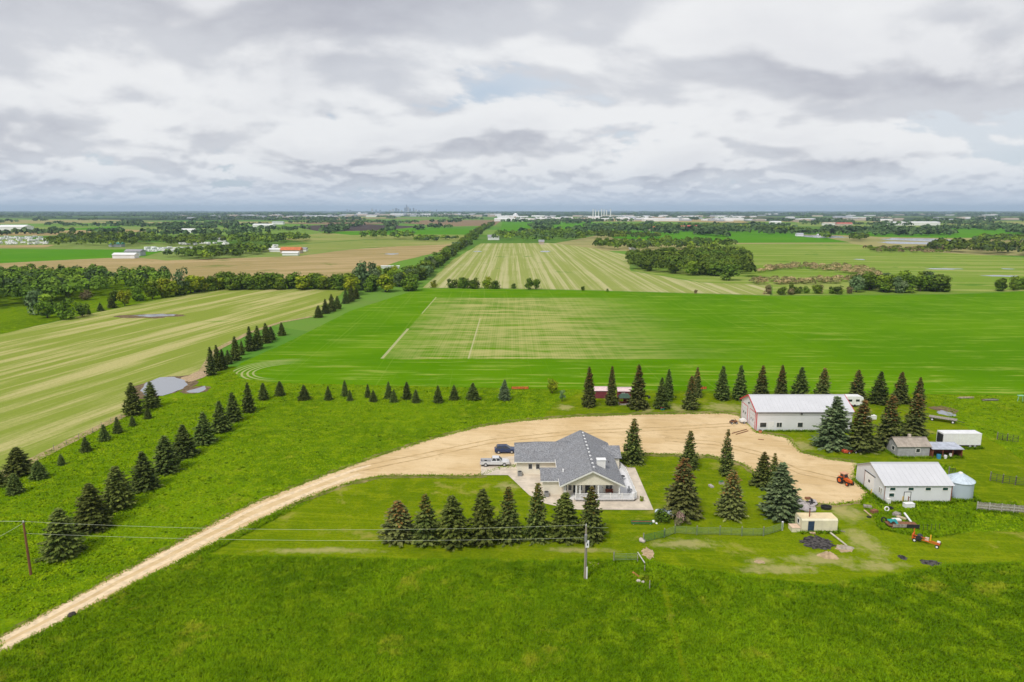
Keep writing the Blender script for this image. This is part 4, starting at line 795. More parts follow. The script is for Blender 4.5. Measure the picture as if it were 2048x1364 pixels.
sheet('patio', [(962, 922), (1000, 915), (1030, 913), (1060, 940), (1240, 925), (1256, 936), (1270, 936), (1307, 1021), (1145, 1020), (1090, 1008), (1058, 991), (1016, 951), (962, 951)], 0.115, m_conc, ragg=False)
# deck furniture
def chair(x, y, rz, label):
    e = empty('deck_chair', (x, y, 0.7), rz, label, 'chair', 'deck chairs'); mm = mat('grey_seat', (0.20, 0.21, 0.23), 0.6, 0.2, 4)
    part('seat', mm, e, 'box', -0.26, 0.26, -0.26, 0.26, 0.38, 0.44)
    q = MB(); q.slab([(-0.26, 0.24, 0.45), (0.26, 0.24, 0.45), (0.26, 0.36, 0.95), (-0.26, 0.36, 0.95)], 0.05); q.build('backrest', mm, e)
    for sx in (-0.22, 0.22):
        for sy in (-0.22, 0.22): part('leg', m_dark, e, 'box', sx - 0.025, sx + 0.025, sy - 0.025, sy + 0.025, 0, 0.379)
chair(21.6, 118.0, 0.4, 'grey deck chair at the front corner of the white deck'); chair(22.0, 119.2, 1.0, 'grey deck chair next to the corner one on the deck'); chair(21.0, 123.8, -0.5, 'grey deck chair halfway along the side deck')
e = empty('deck_table', (21.4, 124.9, 0.7), 0, 'dark round table on the side deck', 'table'); part('table_top', m_dark, e, 'tube', (0, 0, 0.68), (0, 0, 0.72), 0.5, 0.5, 18); part('leg', m_dark, e, 'tube', (0, 0, 0), (0, 0, 0.68), 0.05)
e = empty('porch_bench', (17.9, 118.1, 0.7), 0, 'red-brown bench under the porch window', 'bench'); part('seat', m_redwood, e, 'box', -0.7, 0.7, -0.2, 0.2, 0.4, 0.46); part('backrest', m_redwood, e, 'box', -0.7, 0.7, 0.22, 0.27, 0.42, 0.85)
for s_ in (-0.6, 0.6): part('leg', m_redwood, e, 'box', s_ - 0.04, s_ + 0.04, -0.18, 0.18, 0, 0.399)

# ------------------------------------------------------------------ metal buildings
def metal_mat(name, c, axis, sc=3.5, rough=0.45, var=(0.93, 1.0)):
    m, t, b = new_mat(name); co = nd(t, 'ShaderNodeTexCoord').outputs['Object']
    w = nd(t, 'ShaderNodeTexWave', {'Vector': co, 'Scale': sc, 'Distortion': 0.0}, bands_direction=axis).outputs[1]
    n = noise(t, co, 0.35, 5, 0.65)
    t.links.new(mix(t, smooth(t, n, 0.3, 0.7), tuple(x * var[0] for x in c), c), b.inputs['Base Color'])
    t.links.new(nd(t, 'ShaderNodeBump', {'Strength': 0.35, 'Distance': 0.03, 'Height': M(t, 'POWER', w, 4.0)}).outputs[0], b.inputs['Normal'])
    b.inputs['Roughness'].default_value = rough; b.inputs['Specular IOR Level'].default_value = 0.35; return m
m_wm = metal_mat('white_metal_wall', (0.76, 0.77, 0.80), 'X'); m_wmy = metal_mat('white_metal_end', (0.72, 0.74, 0.78), 'Y'); m_roofm = metal_mat('white_metal_roof', (0.61, 0.615, 0.645), 'X', 2.2, 0.5)
m_red = mat('red_trim', (0.55, 0.06, 0.07), 0.5, 0.1, 4); m_greend = mat('green_glass', (0.02, 0.06, 0.05), 0.2, 0.3, 3)
def gable_building(name, label, x0, x1, y0, y1, ez, rz, wm, em, rm, trim, ov=0.35, cat='building'):
    e = empty(name, (x0, y0, 0), 0, label, cat); W, D = x1 - x0, y1 - y0; ym = D / 2
    part('wall', wm, e, 'box', 0, W, 0, 0.12, 0, ez); part('wall', wm, e, 'box', 0, W, D - 0.12, D, 0, ez)
    for xa in (0, W - 0.12): part('end_wall', em, e, 'prism', [(0.121, 0), (D - 0.121, 0), (D - 0.121, ez), (ym, rz - 0.08), (0.121, ez)], 'x', xa, xa + 0.12)
    sl = (rz - ez) / ym
    part('roof', rm, e, 'slab', [(-ov, -ov, ez - ov * sl + 0.06), (W + ov, -ov, ez - ov * sl + 0.06), (W + ov, ym, rz + 0.06), (-ov, ym, rz + 0.06)], 0.07)
    part('roof', rm, e, 'slab', [(-ov, ym, rz + 0.06), (W + ov, ym, rz + 0.06), (W + ov, D + ov, ez - ov * sl + 0.06), (-ov, D + ov, ez - ov * sl + 0.06)], 0.07)
    nrib = int((W + 2 * ov) / 0.95); rib = MB(); rib.bar((0, -ov, ez - ov * sl + 0.08), (0, ym - 0.22, rz + 0.08 - 0.22 * sl), 0.05, 0.05); ro = None
    for k in range(1, nrib):
        if ro is None: ro = rib.build('roof_rib', rm, e)
        else: ro = ro.copy(); COL.objects.link(ro)
        ro.location = (-ov + k * (W + 2 * ov) / nrib, 0, 0)
    part('ridge_cap', rm, e, 'box', -ov, W + ov, ym - 0.2, ym + 0.2, rz + 0.03, rz + 0.085)
    if trim:
        for xa in (-ov - 0.05, W + ov + 0.05):
            part('barge_board', trim, e, 'bar', (xa, -ov, ez - ov * sl), (xa, ym, rz), 0.09, 0.3); part('barge_board', trim, e, 'bar', (xa, ym, rz), (xa, D + ov, ez - ov * sl), 0.09, 0.3)
    return e, W, D
shop, W, D = gable_building('machine_shop', 'long white metal shop with red trim and two overhead doors', 58.4, 81.2, 156.5, 167.5, 4.9, 7.45, m_wm, m_wmy, m_roofm, m_red)
part('corner_trim', m_red, shop, 'box', -0.04, 0.12, -0.05, -0.003, 0, 4.85); part('corner_trim', m_red, shop, 'box', -0.05, -0.003, -0.02, 0.14, 0, 4.85)
part('eave_trim', mat('dark_trim', (0.14, 0.13, 0.15), 0.5, 0.1, 3), shop, 'box', 0.12, W, -0.42, -0.36, 4.5, 4.66)
for y0, y1 in ((0.9, 4.6), (6.3, 10.2)):
    d = part('overhead_door', m_wmy, shop, 'box', -0.05, -0.004, y0, y1, 0.03, 4.2)
    for a in (y0 - 0.1, y1): part('door_trim', m_red, shop, 'box', -0.07, -0.003, a + (0 if a > y0 else -0.04), a + 0.12, 0, 4.3)
    part('door_trim', m_red, shop, 'box', -0.07, -0.003, y0, y1, 4.22, 4.34)
    for k in range(2): yy = y0 + (y1 - y0) * (0.3 + 0.35 * k); part('door_window', m_glass, d, 'box', -0.075, -0.052, yy, yy + 0.5, 1.9, 2.4)
    for k in range(1, 5): part('door_joint', MATS['grey_metal'], d, 'box', -0.056, -0.051, y0, y1, 0.84 * k - 0.02, 0.84 * k + 0.02)
part('gable_lamp', m_dark, shop, 'box', -0.3, -0.004, 5.3, 5.6, 5.3, 5.6); part('wall_lamp', m_dark, shop, 'box', 10.4, 10.8, -0.3, -0.004, 4.2, 4.45)
for x0, x1, mu in ((0.9, 2.4, 0), (4.9, 6.1, 1), (9.9, 11.1, 0)): window(x0, x1, 0, 1.0, 2.1, shop, (0, 0), m_trim, mull=mu)
door(2.95, 4.1, 0, 0.05, 2.3, m_white, shop, (0, 0))
for a, b_, c_, d_ in ((2.87, 2.95, 0, 2.38), (4.1, 4.18, 0, 2.38), (2.95, 4.1, 2.3, 2.38)): part('door_frame', m_trim, shop, 'box', a, b_, -0.07, -0.003, c_, d_)

barn, W, D = gable_building('white_barn', 'white metal barn beside the grain bin with sliding end door', 67.3, 79.4, 115.9, 126.1, 3.35, 5.6, m_wm, m_wmy, m_roofm, None, 0.3)
for x in (0.9, 4.2, 7.3, 10.4): window(x, x + 0.95, 0, 2.32, 2.85, barn, (0, 0), m_trim, glass=m_greend)
window(0.85, 1.75, 0, 1.1, 1.75, barn, (0, 0), m_trim, glass=m_greend); door(3.6, 4.7, 0, 0.05, 1.95, m_white, barn, (0, 0))
for a, b_, c_, d_ in ((3.5, 3.58, 0, 2.05), (4.72, 4.8, 0, 2.05), (3.58, 4.72, 1.97, 2.05)): part('door_frame', m_dark, barn, 'box', a, b_, -0.07, -0.003, c_, d_)
part('sliding_door', m_white, barn, 'box', -0.1, -0.01, 3.6, 6.9, 0.05, 3.3); part('door_rail', m_dark, barn, 'box', -0.14, -0.004, 3.4, 7.2, 3.32, 3.42); part('door_edge', m_redwood, barn, 'box', -0.13, -0.005, 6.92, 7.02, 0.05, 3.3)
part('door_window', m_glass, barn, 'box', -0.13, -0.101, 5.0, 5.5, 1.7, 2.2); window(0.9, 1.2, 0, 1.2, 2.2, barn, (0, 0), m_trim, axis='x'); window(1.5, 1.8, 0, 1.2, 2.2, barn, (0, 0), m_trim, axis='x')
part('corner_trim', m_redwood, barn, 'box', -0.05, 0.05, -0.05, -0.003, 0, 3.2); part('corner_trim', m_redwood, barn, 'box', 12.0, 12.15, -0.05, -0.003, 0, 3.2)

m_galv = metal_mat('galvanised', (0.46, 0.54, 0.60), 'Z', 5.0, 0.35)
gb = empty('grain_bin', (82.75, 119.0, 0), 0, 'round galvanised grain bin with cone roof beside the barn', 'grain bin')
q = MB(); rings = [[(2.3 * math.cos(a * math.pi / 20), 2.3 * math.sin(a * math.pi / 20), z) for a in range(40)] for z in np.linspace(0, 3.1, 6)]; q.loft(rings); q.build('wall', m_galv, gb, False)
q = MB(); q.loft([[(r_ * math.cos(a * math.pi / 20), r_ * math.sin(a * math.pi / 20), z) for a in range(40)] for r_, z in ((2.45, 3.02), (2.45, 3.12), (0.35, 4.35))]); rf = q.build('roof', mat('galvanised_roof', (0.55, 0.63, 0.70), 0.35, 0.1, 1.5, spec=0.4), gb)
part('roof_cap', m_trim, rf, 'tube', (0, 0, 4.36), (0, 0, 4.55), 0.4, 0.3, 16)
for k in range(20): a = k * math.pi / 10; part('roof_rib', MATS['galvanised_roof'], rf, 'bar', (2.45 * math.cos(a), 2.45 * math.sin(a), 3.16), (0.4 * math.cos(a), 0.4 * math.sin(a), 4.35), 0.05, 0.07)

m_grey = mat('grey_boards', (0.36, 0.36, 0.37), 0.8, 0.12, 1.5); m_tanroof = mat('tan_roof', (0.36, 0.31, 0.26), 0.9, 0.15, 1.0)
shed, W, D = gable_building('grey_shed', 'small grey shed with tan roof and stub chimney', 82.5, 89.3, 138.9, 143.2, 2.5, 3.7, m_grey, m_grey, m_tanroof, None, 0.3, 'shed')
window(3.9, 4.7, 0, 1.1, 1.9, shed, (0, 0), m_trim); window(1.2, 2.2, 0, 1.1, 1.9, shed, (0, 0), m_trim, axis='x')
cm = part('chimney', m_conc, shed, 'box', 3.4, 3.9, 2.3, 2.8, 3.3, 4.3)
lean = empty('open_shelter', (89.7, 138.6, 0), 0, 'open-fronted lean-to shelter beside the grey shed', 'shelter')
part('roof', mat('blue_grey_roof', (0.42, 0.45, 0.52), 0.5, 0.15, 1), lean, 'slab', [(-0.2, -0.4, 2.05), (6.6, -0.4, 2.0), (6.6, 3.2, 2.4), (-0.2, 3.2, 2.45)], 0.1); part('back_wall', m_redwood, lean, 'box', 0, 6.4, 2.9, 3.0, 0, 2.2); part('end_wall', m_redwood, lean, 'box', 0, 0.1, 0, 2.89, 0, 1.95); part('end_wall', m_redwood, lean, 'box', 6.3, 6.4, 0, 2.89, 0, 1.95)
for x in (0.1, 2.2, 4.3, 6.3): part('post', m_redwood, lean, 'box', x - 0.07, x + 0.07, -0.2, -0.06, 0, 1.92)
def drum(x, y, r_, h, m_, name, label, z=0.03):
    o = empty(name, (x, y, z), 0, label, name.split('_')[-1]); part('barrel_body', m_, o, 'tube', (0, 0, 0), (0, 0, h), r_, r_, 14)
    for zz in (0.3, 0.68): part('hoop', m_, o, 'tube', (0, 0, h * zz - 0.02), (0, 0, h * zz + 0.02), r_ * 1.04, r_ * 1.04, 14)
m_blue = mat('blue_plastic', (0.05, 0.25, 0.42), 0.4, 0.1, 3); m_teal = mat('teal_tarp', (0.02, 0.25, 0.25), 0.5, 0.2, 4, bump=0.5, bscale=6)
drum(90.8, 138.0, 0.42, 0.9, m_blue, 'blue_barrel', 'blue barrel in front of the open shelter'); drum(92.3, 138.1, 0.33, 0.7, m_white, 'white_barrel', 'white barrel in front of the open shelter'); drum(93.9, 138.9, 0.33, 0.8, m_trim, 'cream_barrel', 'cream barrel under the open shelter')

bt = empty('box_trailer', (95.6, 144.4, 0), 0, 'white box trailer body parked behind the open shelter', 'trailer')
part('box_body', m_white, bt, 'box', 0, 8.4, 0, 2.5, 0.75, 3.35); part('roof_panel', mat('trailer_roof', (0.75, 0.75, 0.76), 0.5, 0.06, 1), bt, 'box', -0.03, 8.43, -0.03, 2.53, 3.352, 3.42); part('opening_shade_panel', m_dark, bt, 'box', -0.03, -0.003, 0.2, 2.3, 0.9, 3.1); part('chassis', m_dark, bt, 'box', 0.3, 8.1, 0.5, 2.0, 0.45, 0.748)  # dark panel on the solid trailer end paints the shade inside an opening
for k in range(9): part('side_rib', m_trim, bt, 'box', 0.9 * k + 0.5, 0.9 * k + 0.56, -0.035, -0.002, 0.8, 3.3)
def wheel(parent, x, y, z, r_, w_, axis='y', rim=None):
    q = MB(); a = (0, w_ / 2, 0) if axis == 'y' else (w_ / 2, 0, 0)
    q.tube((x - a[0], y - a[1], z), (x + a[0], y + a[1], z), r_, r_, 16); o = q.build('wheel', mat('tyre_rubber', (0.02, 0.02, 0.021), 0.8, 0.2, 5), parent)
    q = MB(); q.tube((x - a[0] * 1.05, y - a[1] * 1.05, z), (x + a[0] * 1.05, y + a[1] * 1.05, z), r_ * 0.58, r_ * 0.58, 12); q.build('rim', rim or mat('alloy', (0.5, 0.5, 0.52), 0.35, 0.1, 5), o); return o
for x in (6.2, 7.3):
    for y in (0.3, 2.2): wheel(bt, x, y, 0.46, 0.46, 0.3)
part('landing_leg', m_dark, bt, 'box', 1.5, 1.65, 0.6, 1.9, 0.02, 0.449)

# ------------------------------------------------------------------ pickup, suv, tractor
m_silver = mat('silver_paint', (0.62, 0.63, 0.65), 0.3, 0.05, 1, spec=0.5); m_navy = mat('navy_paint', (0.02, 0.04, 0.11), 0.25, 0.1, 1, spec=0.6); m_orange = mat('orange_paint', (0.62, 0.12, 0.02), 0.45, 0.15, 2); m_tail = mat('tail_light', (0.45, 0.02, 0.02), 0.3, 0.1, 4)
def sect(x, hw, z0, z1, cr=0.12): return [(x, -hw, z0), (x, hw, z0), (x, hw * 1.0, z1 - cr), (x, hw - cr, z1), (x, -hw + cr, z1), (x, -hw, z1 - cr)]
def glasshouse(parent, pts, hw0, hw1, z0, z1, paint):
    """pts: x at sill front/back and roof front/back"""
    xb0, xb1, xt0, xt1 = pts; q = MB()
    q.loft([[(xb0, -hw0, z0), (xb1, -hw0, z0), (xb1, hw0, z0), (xb0, hw0, z0)], [(xt0, -hw1, z1), (xt1, -hw1, z1), (xt1, hw1, z1), (xt0, hw1, z1)]]); cab = q.build('cab', paint, parent)
    for s_ in (-1, 1):
        n = 2
        for k in range(n):
            a, c_ = 0.06 + k * 0.48, 0.06 + k * 0.48 + 0.40; L0, L1 = lambda f: xb0 + (xb1 - xb0) * f, lambda f: xt0 + (xt1 - xt0) * f
            def pt(f, g): x = L0(f) * (1 - g) + L1(f) * g; hw = hw0 * (1 - g) + hw1 * g; return (x, s_ * (hw + 0.012), z0 + (z1 - z0) * g)
            quad = [pt(a, 0.12), pt(c_, 0.12), pt(c_, 0.88), pt(a, 0.88)]
            q = MB(); q.add(quad, [[0, 1, 2, 3]] if s_ < 0 else [[3, 2, 1, 0]]); q.build('side_window', m_glass, cab)
    for xa, xb in ((xb0, xt0), (xb1, xt1)):
        d = 0.012 if xa == xb1 else -0.012; g0, g1 = 0.1, 0.9; q = MB()
        quad = [(xa + (xb - xa) * g + d, s_ * (hw0 * (1 - g) + hw1 * g) * 0.9, z0 + (z1 - z0) * g) for g, s_ in ((g0, -1), (g0, 1), (g1, 1), (g1, -1))]
        q.add(quad, [[0, 1, 2, 3]] if d > 0 else [[3, 2, 1, 0]]); q.build('windscreen' if d > 0 else 'rear_window', m_glass, cab)
    return cab
pk = empty('pickup_truck', (-3.5, 134.0, 0.12), 0.03, 'silver white pickup truck parked on the concrete apron', 'truck')
q = MB(); q.loft([sect(-0.85, 0.98, 0.5, 1.16), sect(0.95, 0.98, 0.45, 1.16), sect(1.3, 0.97, 0.45, 1.16), sect(2.5, 0.93, 0.5, 1.08), sect(2.9, 0.85, 0.5, 0.95)]); q.build('body', m_silver, pk)
for y in (-0.98, 0.9): part('bed_side', m_silver, pk, 'box', -2.95, -0.852, y, y + 0.08, 0.5, 1.18)
part('bed_floor', m_dark, pk, 'box', -2.95, -0.852, -0.899, 0.899, 0.5, 0.62); part('tailgate', m_silver, pk, 'box', -3.0, -2.951, -0.97, 0.97, 0.55, 1.16)
glasshouse(pk, (-0.8, 1.5, -0.55, 0.75), 0.9, 0.74, 1.16, 1.82, m_silver)
for x in (-1.95, 1.9):
    for y in (-0.87, 0.87): wheel(pk, x, y, 0.4, 0.4, 0.27)
part('front_bumper', mat('chrome', (0.6, 0.6, 0.62), 0.25, 0.05, 3, 0.6), pk, 'box', 2.86, 3.0, -0.88, 0.88, 0.4, 0.6); part('rear_bumper', MATS['chrome'], pk, 'box', -3.12, -3.002, -0.9, 0.9, 0.42, 0.6); part('grille', m_dark, pk, 'box', 2.9, 2.93, -0.5, 0.5, 0.62, 0.9)
for y in (-0.78, 0.6): part('headlight', m_trim, pk, 'box', 2.89, 2.92, y, y + 0.18, 0.66, 0.86); part('tail_light', m_tail, pk, 'box', -3.03, -3.001, y - 0.12 if y < 0 else y + 0.2, y + 0.04 if y < 0 else y + 0.36, 0.75, 1.1)
for y in (-1.1, 0.95): part('mirror', m_silver, pk, 'box', 0.95, 1.1, y, y + 0.15, 1.25, 1.45)
sv = empty('suv', (-1.5, 141.6, 0.1), 0.05, 'dark blue suv parked behind the garage roof', 'car')
q = MB(); q.loft([sect(-2.3, 0.85, 0.45, 1.0), sect(-2.1, 0.93, 0.35, 1.08), sect(1.0, 0.94, 0.33, 1.08), sect(2.0, 0.9, 0.36, 1.0), sect(2.35, 0.78, 0.42, 0.85)]); q.build('body', m_navy, sv)
glasshouse(sv, (-2.1, 1.15, -1.7, 0.35), 0.88, 0.68, 1.08, 1.68, m_navy)
for x in (-1.45, 1.4):
    for y in (-0.83, 0.83): wheel(sv, x, y, 0.36, 0.36, 0.24)
for y in (-0.75, 0.55): part('headlight', m_trim, sv, 'box', 2.3, 2.36, y, y + 0.2, 0.68, 0.82); part('tail_light', m_tail, sv, 'box', -2.33, -2.28, y, y + 0.2, 0.75, 0.98)
for y in (-0.55, 0.5): part('roof_rail', m_dark, sv, 'box', -1.5, 0.2, y, y + 0.05, 1.69, 1.73)

tp = P(1689, 968); tr = empty('farm_tractor', (tp[0], tp[1], 0.1), -1.2, 'orange farm tractor with cab on the gravel by the barn', 'tractor')
q = MB(); q.loft([sect(0.3, 0.36, 0.75, 1.45, 0.1), sect(1.5, 0.34, 0.78, 1.4, 0.1), sect(1.85, 0.28, 0.8, 1.3, 0.08)]); q.build('hood', m_orange, tr); part('chassis', m_dark, tr, 'box', -0.9, 1.7, -0.22, 0.22, 0.5, 0.748)
q = MB(); q.loft([[(-0.9, -0.62, 1.0), (0.28, -0.62, 1.0), (0.28, 0.62, 1.0), (-0.9, 0.62, 1.0)], [(-0.85, -0.58, 2.3), (0.1, -0.58, 2.3), (0.1, 0.58, 2.3), (-0.85, 0.58, 2.3)]]); cb = q.build('cab', m_orange, tr)
part('cab_roof', mat('cream_orange', (0.66, 0.36, 0.22), 0.5, 0.1, 2), tr, 'box', -1.0, 0.3, -0.72, 0.72, 2.302, 2.45)
for s_ in (-1, 1): part('side_window', m_glass, cb, 'slab', [(-0.8, s_ * 0.625, 1.2), (0.15, s_ * 0.625, 1.2), (0.05, s_ * 0.6, 2.2), (-0.78, s_ * 0.6, 2.2)], 0.015)
q = MB(); q.add([(0.27, -0.5, 1.5), (0.27, 0.5, 1.5), (0.14, 0.5, 2.2), (0.14, -0.5, 2.2)], [[0, 1, 2, 3]]); q.build('windscreen', m_glass, cb)
for y in (-0.85, 0.85): wheel(tr, -0.55, y, 0.78, 0.78, 0.42, rim=m_orange); wheel(tr, 1.35, y * 0.9, 0.45, 0.45, 0.28, rim=m_orange); part('fender', m_orange, tr, 'box', -1.05, -0.05, y - 0.22, y + 0.22, 1.57, 1.64)
tr.scale = (0.86, 0.86, 0.86)
part('exhaust', m_dark, tr, 'tube', (1.1, 0.2, 1.4), (1.1, 0.2, 2.3), 0.05)

# ------------------------------------------------------------------ cream cabin and its clutter
m_cream = mat('cream_paint', (0.72, 0.66, 0.48), 0.6, 0.07, 0.8)
m_creamroof = mat('cream_roof', (0.74, 0.60, 0.36), 0.6, 0.1, 0.7)
cb_ = empty('cream_cabin', (47.5, 104.2, 0), 0, 'low cream cabin with rounded roof, stovepipe and blue door', 'cabin')
prof = [(0, 0.12), (2.7, 0.12), (2.7, 2.0), (2.45, 2.3), (0.25, 2.3), (0, 2.05)]
part('body', m_cream, cb_, 'prism', prof, 'x', 0, 5.9); part('roof_sheet', m_creamroof, cb_, 'box', 0.05, 5.85, 0.28, 2.42, 2.302, 2.34)
for x in (0.08, 5.7): part('skid', m_wood, cb_, 'box', x, x + 0.12, -0.05, 2.75, 0, 0.118)
door(1.05, 2.05, 0, 0.15, 1.95, m_doorblue, cb_, (0, 0)); window(0.9, 1.6, 0, 1.1, 1.8, cb_, (0, 0), m_trim, axis='x')
part('stovepipe', m_redwood, cb_, 'tube', (1.55, 0.9, 2.342), (1.55, 0.9, 3.7), 0.09, 0.09, 10); part('pipe_cap', m_dark, cb_, 'tube', (1.55, 0.9, 3.72), (1.55, 0.9, 3.85), 0.2, 0.05, 10)
st = empty('cream_porch_box', (45.95, 104.15, 0), 0, 'low cream porch box at the end of the cabin', 'porch'); part('box_side', m_cream, st, 'box', 0, 1.4, 0, 1.5, 0, 0.75); part('box_lid', mat('peach_lid', (0.74, 0.55, 0.40), 0.7, 0.1, 2), st, 'box', -0.05, 1.42, -0.05, 1.55, 0.752, 0.82)
ds = empty('doorstep', (48.6, 103.3, 0.1), 0, 'wooden doorstep below the blue cabin door', 'step'); part('tread', mat('pale_wood', (0.5, 0.36, 0.22), 0.8, 0.2, 3), ds, 'box', 0, 0.9, 0, 0.45, 0.16, 0.22); part('riser', MATS['pale_wood'], ds, 'box', 0.05, 0.85, 0.05, 0.4, 0, 0.158)
def heap(name, px, py, rx, ry, h, m_, label, seed, cat='heap', n=900):
    c_ = P(px, py); r = np.random.default_rng(seed); q = MB(); na, nr = 26, 8; ph = r.random(6) * 6.28; vs = [(0, 0, h)]
    for j in range(1, nr + 1):
        for i in range(na):
            a = 6.2832 * i / na; f = j / nr; k = 1 + 0.16 * math.sin(2 * a + ph[0]) + 0.1 * math.sin(5 * a + ph[1]); z = h * (1 - f ** 1.6) * (1 + 0.18 * math.sin(3 * a + ph[2] + 4 * f)) + r.normal(0, 0.04 * h)
            vs.append((rx * f * k * math.cos(a), ry * f * k * math.sin(a), max(z, 0.0) if j < nr else -0.03))
    fs = [[0, 1 + i, 1 + (i + 1) % na] for i in range(na)]
    fs += [[1 + (j - 1) * na + i, 1 + j * na + i, 1 + j * na + (i + 1) % na, 1 + (j - 1) * na + (i + 1) % na] for j in range(1, nr) for i in range(na)]
    q.add(vs, fs); o = q.build(name, m_, None, True); o.location = (c_[0], c_[1], 0.04); return tag(o, label, cat)
heap('soil_heap', 1656, 1113, 1.5, 1.0, 0.7, m_soil, 'small heap of pale sandy soil below the black patch', 1)
heap('ash_heap', 1690, 1096, 1.2, 0.9, 0.35, mat('ash', (0.36, 0.31, 0.25), 0.95, 0.2, 2, spec=0.05), 'low grey ash heap beside the black patch', 2)

# ------------------------------------------------------------------ yard things
def thing_box(name, px, py, size, m_, label, cat, rz=0.0, z=0.03, legs=False, extra=None):
    """a crate/box with lid; size (lx, ly, h)"""
    c_ = P(px, py); e = empty(name, (c_[0], c_[1], z), rz, label, cat); lx, ly, h = size
    q = MB(); ins = 0.06 * min(lx, ly); q.loft([[(-lx / 2, -ly / 2, 0), (lx / 2, -ly / 2, 0), (lx / 2, ly / 2, 0), (-lx / 2, ly / 2, 0)], [(-lx / 2, -ly / 2, h * 0.9), (lx / 2, -ly / 2, h * 0.9), (lx / 2, ly / 2, h * 0.9), (-lx / 2, ly / 2, h * 0.9)],
            [(-lx / 2 + ins, -ly / 2 + ins, h), (lx / 2 - ins, -ly / 2 + ins, h), (lx / 2 - ins, ly / 2 - ins, h), (-lx / 2 + ins, ly / 2 - ins, h)]]); q.build('body', m_, e)
    if extra: part('lid', extra, e, 'box', -lx / 2 - 0.03, lx / 2 + 0.03, -ly / 2 - 0.03, ly / 2 + 0.03, h + 0.004, h + 0.06)
    return e
m_tread = MATS['tyre_rubber']; m_rust = mat('rusty_iron', (0.22, 0.10, 0.05), 0.85, 0.3, 4); m_greenp = mat('green_paint', (0.05, 0.16, 0.05), 0.6, 0.2, 3); m_pipe = mat('green_pipe', (0.16, 0.24, 0.10), 0.6, 0.2, 3); m_darkpipe = mat('dark_pipe', (0.06, 0.06, 0.045), 0.7, 0.2, 3)
# concrete rubble pad behind the cabin
cp = P(1606, 1012)
def slab_piece(x, y, lx, ly, h, rz, z, m_, label, tilt=0.0):
    q = MB(); r = random.Random(int(x * 10) + int(y)); n = 7; pts = [(lx / 2 * math.cos(6.28 * i / n) * (0.85 + 0.3 * r.random()), ly / 2 * math.sin(6.28 * i / n) * (0.85 + 0.3 * r.random())) for i in range(n)]
    q.prism(pts, 'z', 0, h); o = q.build('concrete_slab', m_, None); o.location = (x, y, z); o.rotation_euler = (tilt, 0, rz); return tag(o, label, 'slab', 'broken slabs behind the cabin')
m_cs = mat('grey_slab', (0.42, 0.38, 0.37), 0.9, 0.2, 1.2, spec=0.1)
slab_piece(cp[0] - 0.3, cp[1] + 0.3, 4.6, 5.2, 0.12, 0.2, 0.05, m_cs, 'largest grey concrete slab lying behind the cabin'); slab_piece(cp[0] + 2.0, cp[1] + 0.8, 1.6, 3.6, 0.14, -0.5, 0.19, m_cs, 'long pale slab leaning on the largest slab'); slab_piece(cp[0] + 0.2, cp[1] - 2.3, 2.6, 1.2, 0.2, 0.1, 0.19, m_cs, 'small slab at the cabin roof side')
for i, (x, y, rz, lab) in enumerate([(1622, 1009, 0.4, 'dark tangle of scrap pipes on the slab'), (1590, 1003, 0.1, 'dark folded tarp at the slab corner')]):
    c_ = P(x, y); e = empty('scrap_pile', (c_[0], c_[1], 0.34), rz, lab, 'scrap')
    for k in range(7): r = random.Random(k + i * 10); part('scrap_piece', m_dark, e, 'bar', (r.uniform(-1, 1), r.uniform(-0.8, 0.8), 0.08 + 0.07 * k), (r.uniform(-1, 1), r.uniform(-0.8, 0.8), 0.1 + 0.07 * k), 0.22, 0.1)
def tyre(px, py, r0, label, z=0.03, flat=True, m_=None, rz=0):
    c_ = P(px, py); q = MB(); n = 20; k = 8; rt = r0 * 0.3; vs = [((r0 + rt * math.cos(6.2832 * j / k)) * math.cos(6.2832 * i / n), (r0 + rt * math.cos(6.2832 * j / k)) * math.sin(6.2832 * i / n), rt * math.sin(6.2832 * j / k)) for i in range(n) for j in range(k)]
    q.add(vs, [[i * k + j, ((i + 1) % n) * k + j, ((i + 1) % n) * k + (j + 1) % k, i * k + (j + 1) % k] for i in range(n) for j in range(k)]); o = q.build('tyre', m_ or m_tread, None, True)
    o.location = (c_[0], c_[1], z + rt if flat else z + r0 + rt); o.rotation_euler = (0 if flat else 1.3, 0, rz); return tag(o, label, 'tyre')
c_ = P(1652, 1018); e = empty('water_trough', (c_[0], c_[1], 0.03), 0, 'round black rubber trough behind the cabin', 'trough'); q = MB(); q.loft([[(r_ * math.cos(a * 0.2618), r_ * 0.7 * math.sin(a * 0.2618), z) for a in range(24)] for r_, z in ((0.85, 0), (0.98, 0.55), (0.86, 0.55), (0.78, 0.2))]); q.build('basin', m_dark, e)
c_ = P(1617, 998); thing_box('brown_crate', 1616, 999, (1.0, 0.6, 0.4), m_rust, 'small rusty crate at the back of the slabs', 'crate')
# log pole beside the black patch
a, c_ = P(1661, 1068), P(1693, 1093); q = MB(); q.tube((a[0], a[1], 0.2), (c_[0], c_[1], 0.2), 0.15, 0.12, 10); tag(q.build('wooden_log', mat('pale_log', (0.55, 0.50, 0.40), 0.8, 0.2, 3), None), 'pale log lying beside the black soil patch', 'log')
a, c_ = P(1668, 1060), P(1690, 1065); q = MB(); q.bar((a[0], a[1], 0.15), (c_[0], c_[1], 0.12), 0.14); tag(q.build('pale_beam', m_wood, None), 'grey beam lying against the cabin end', 'beam')
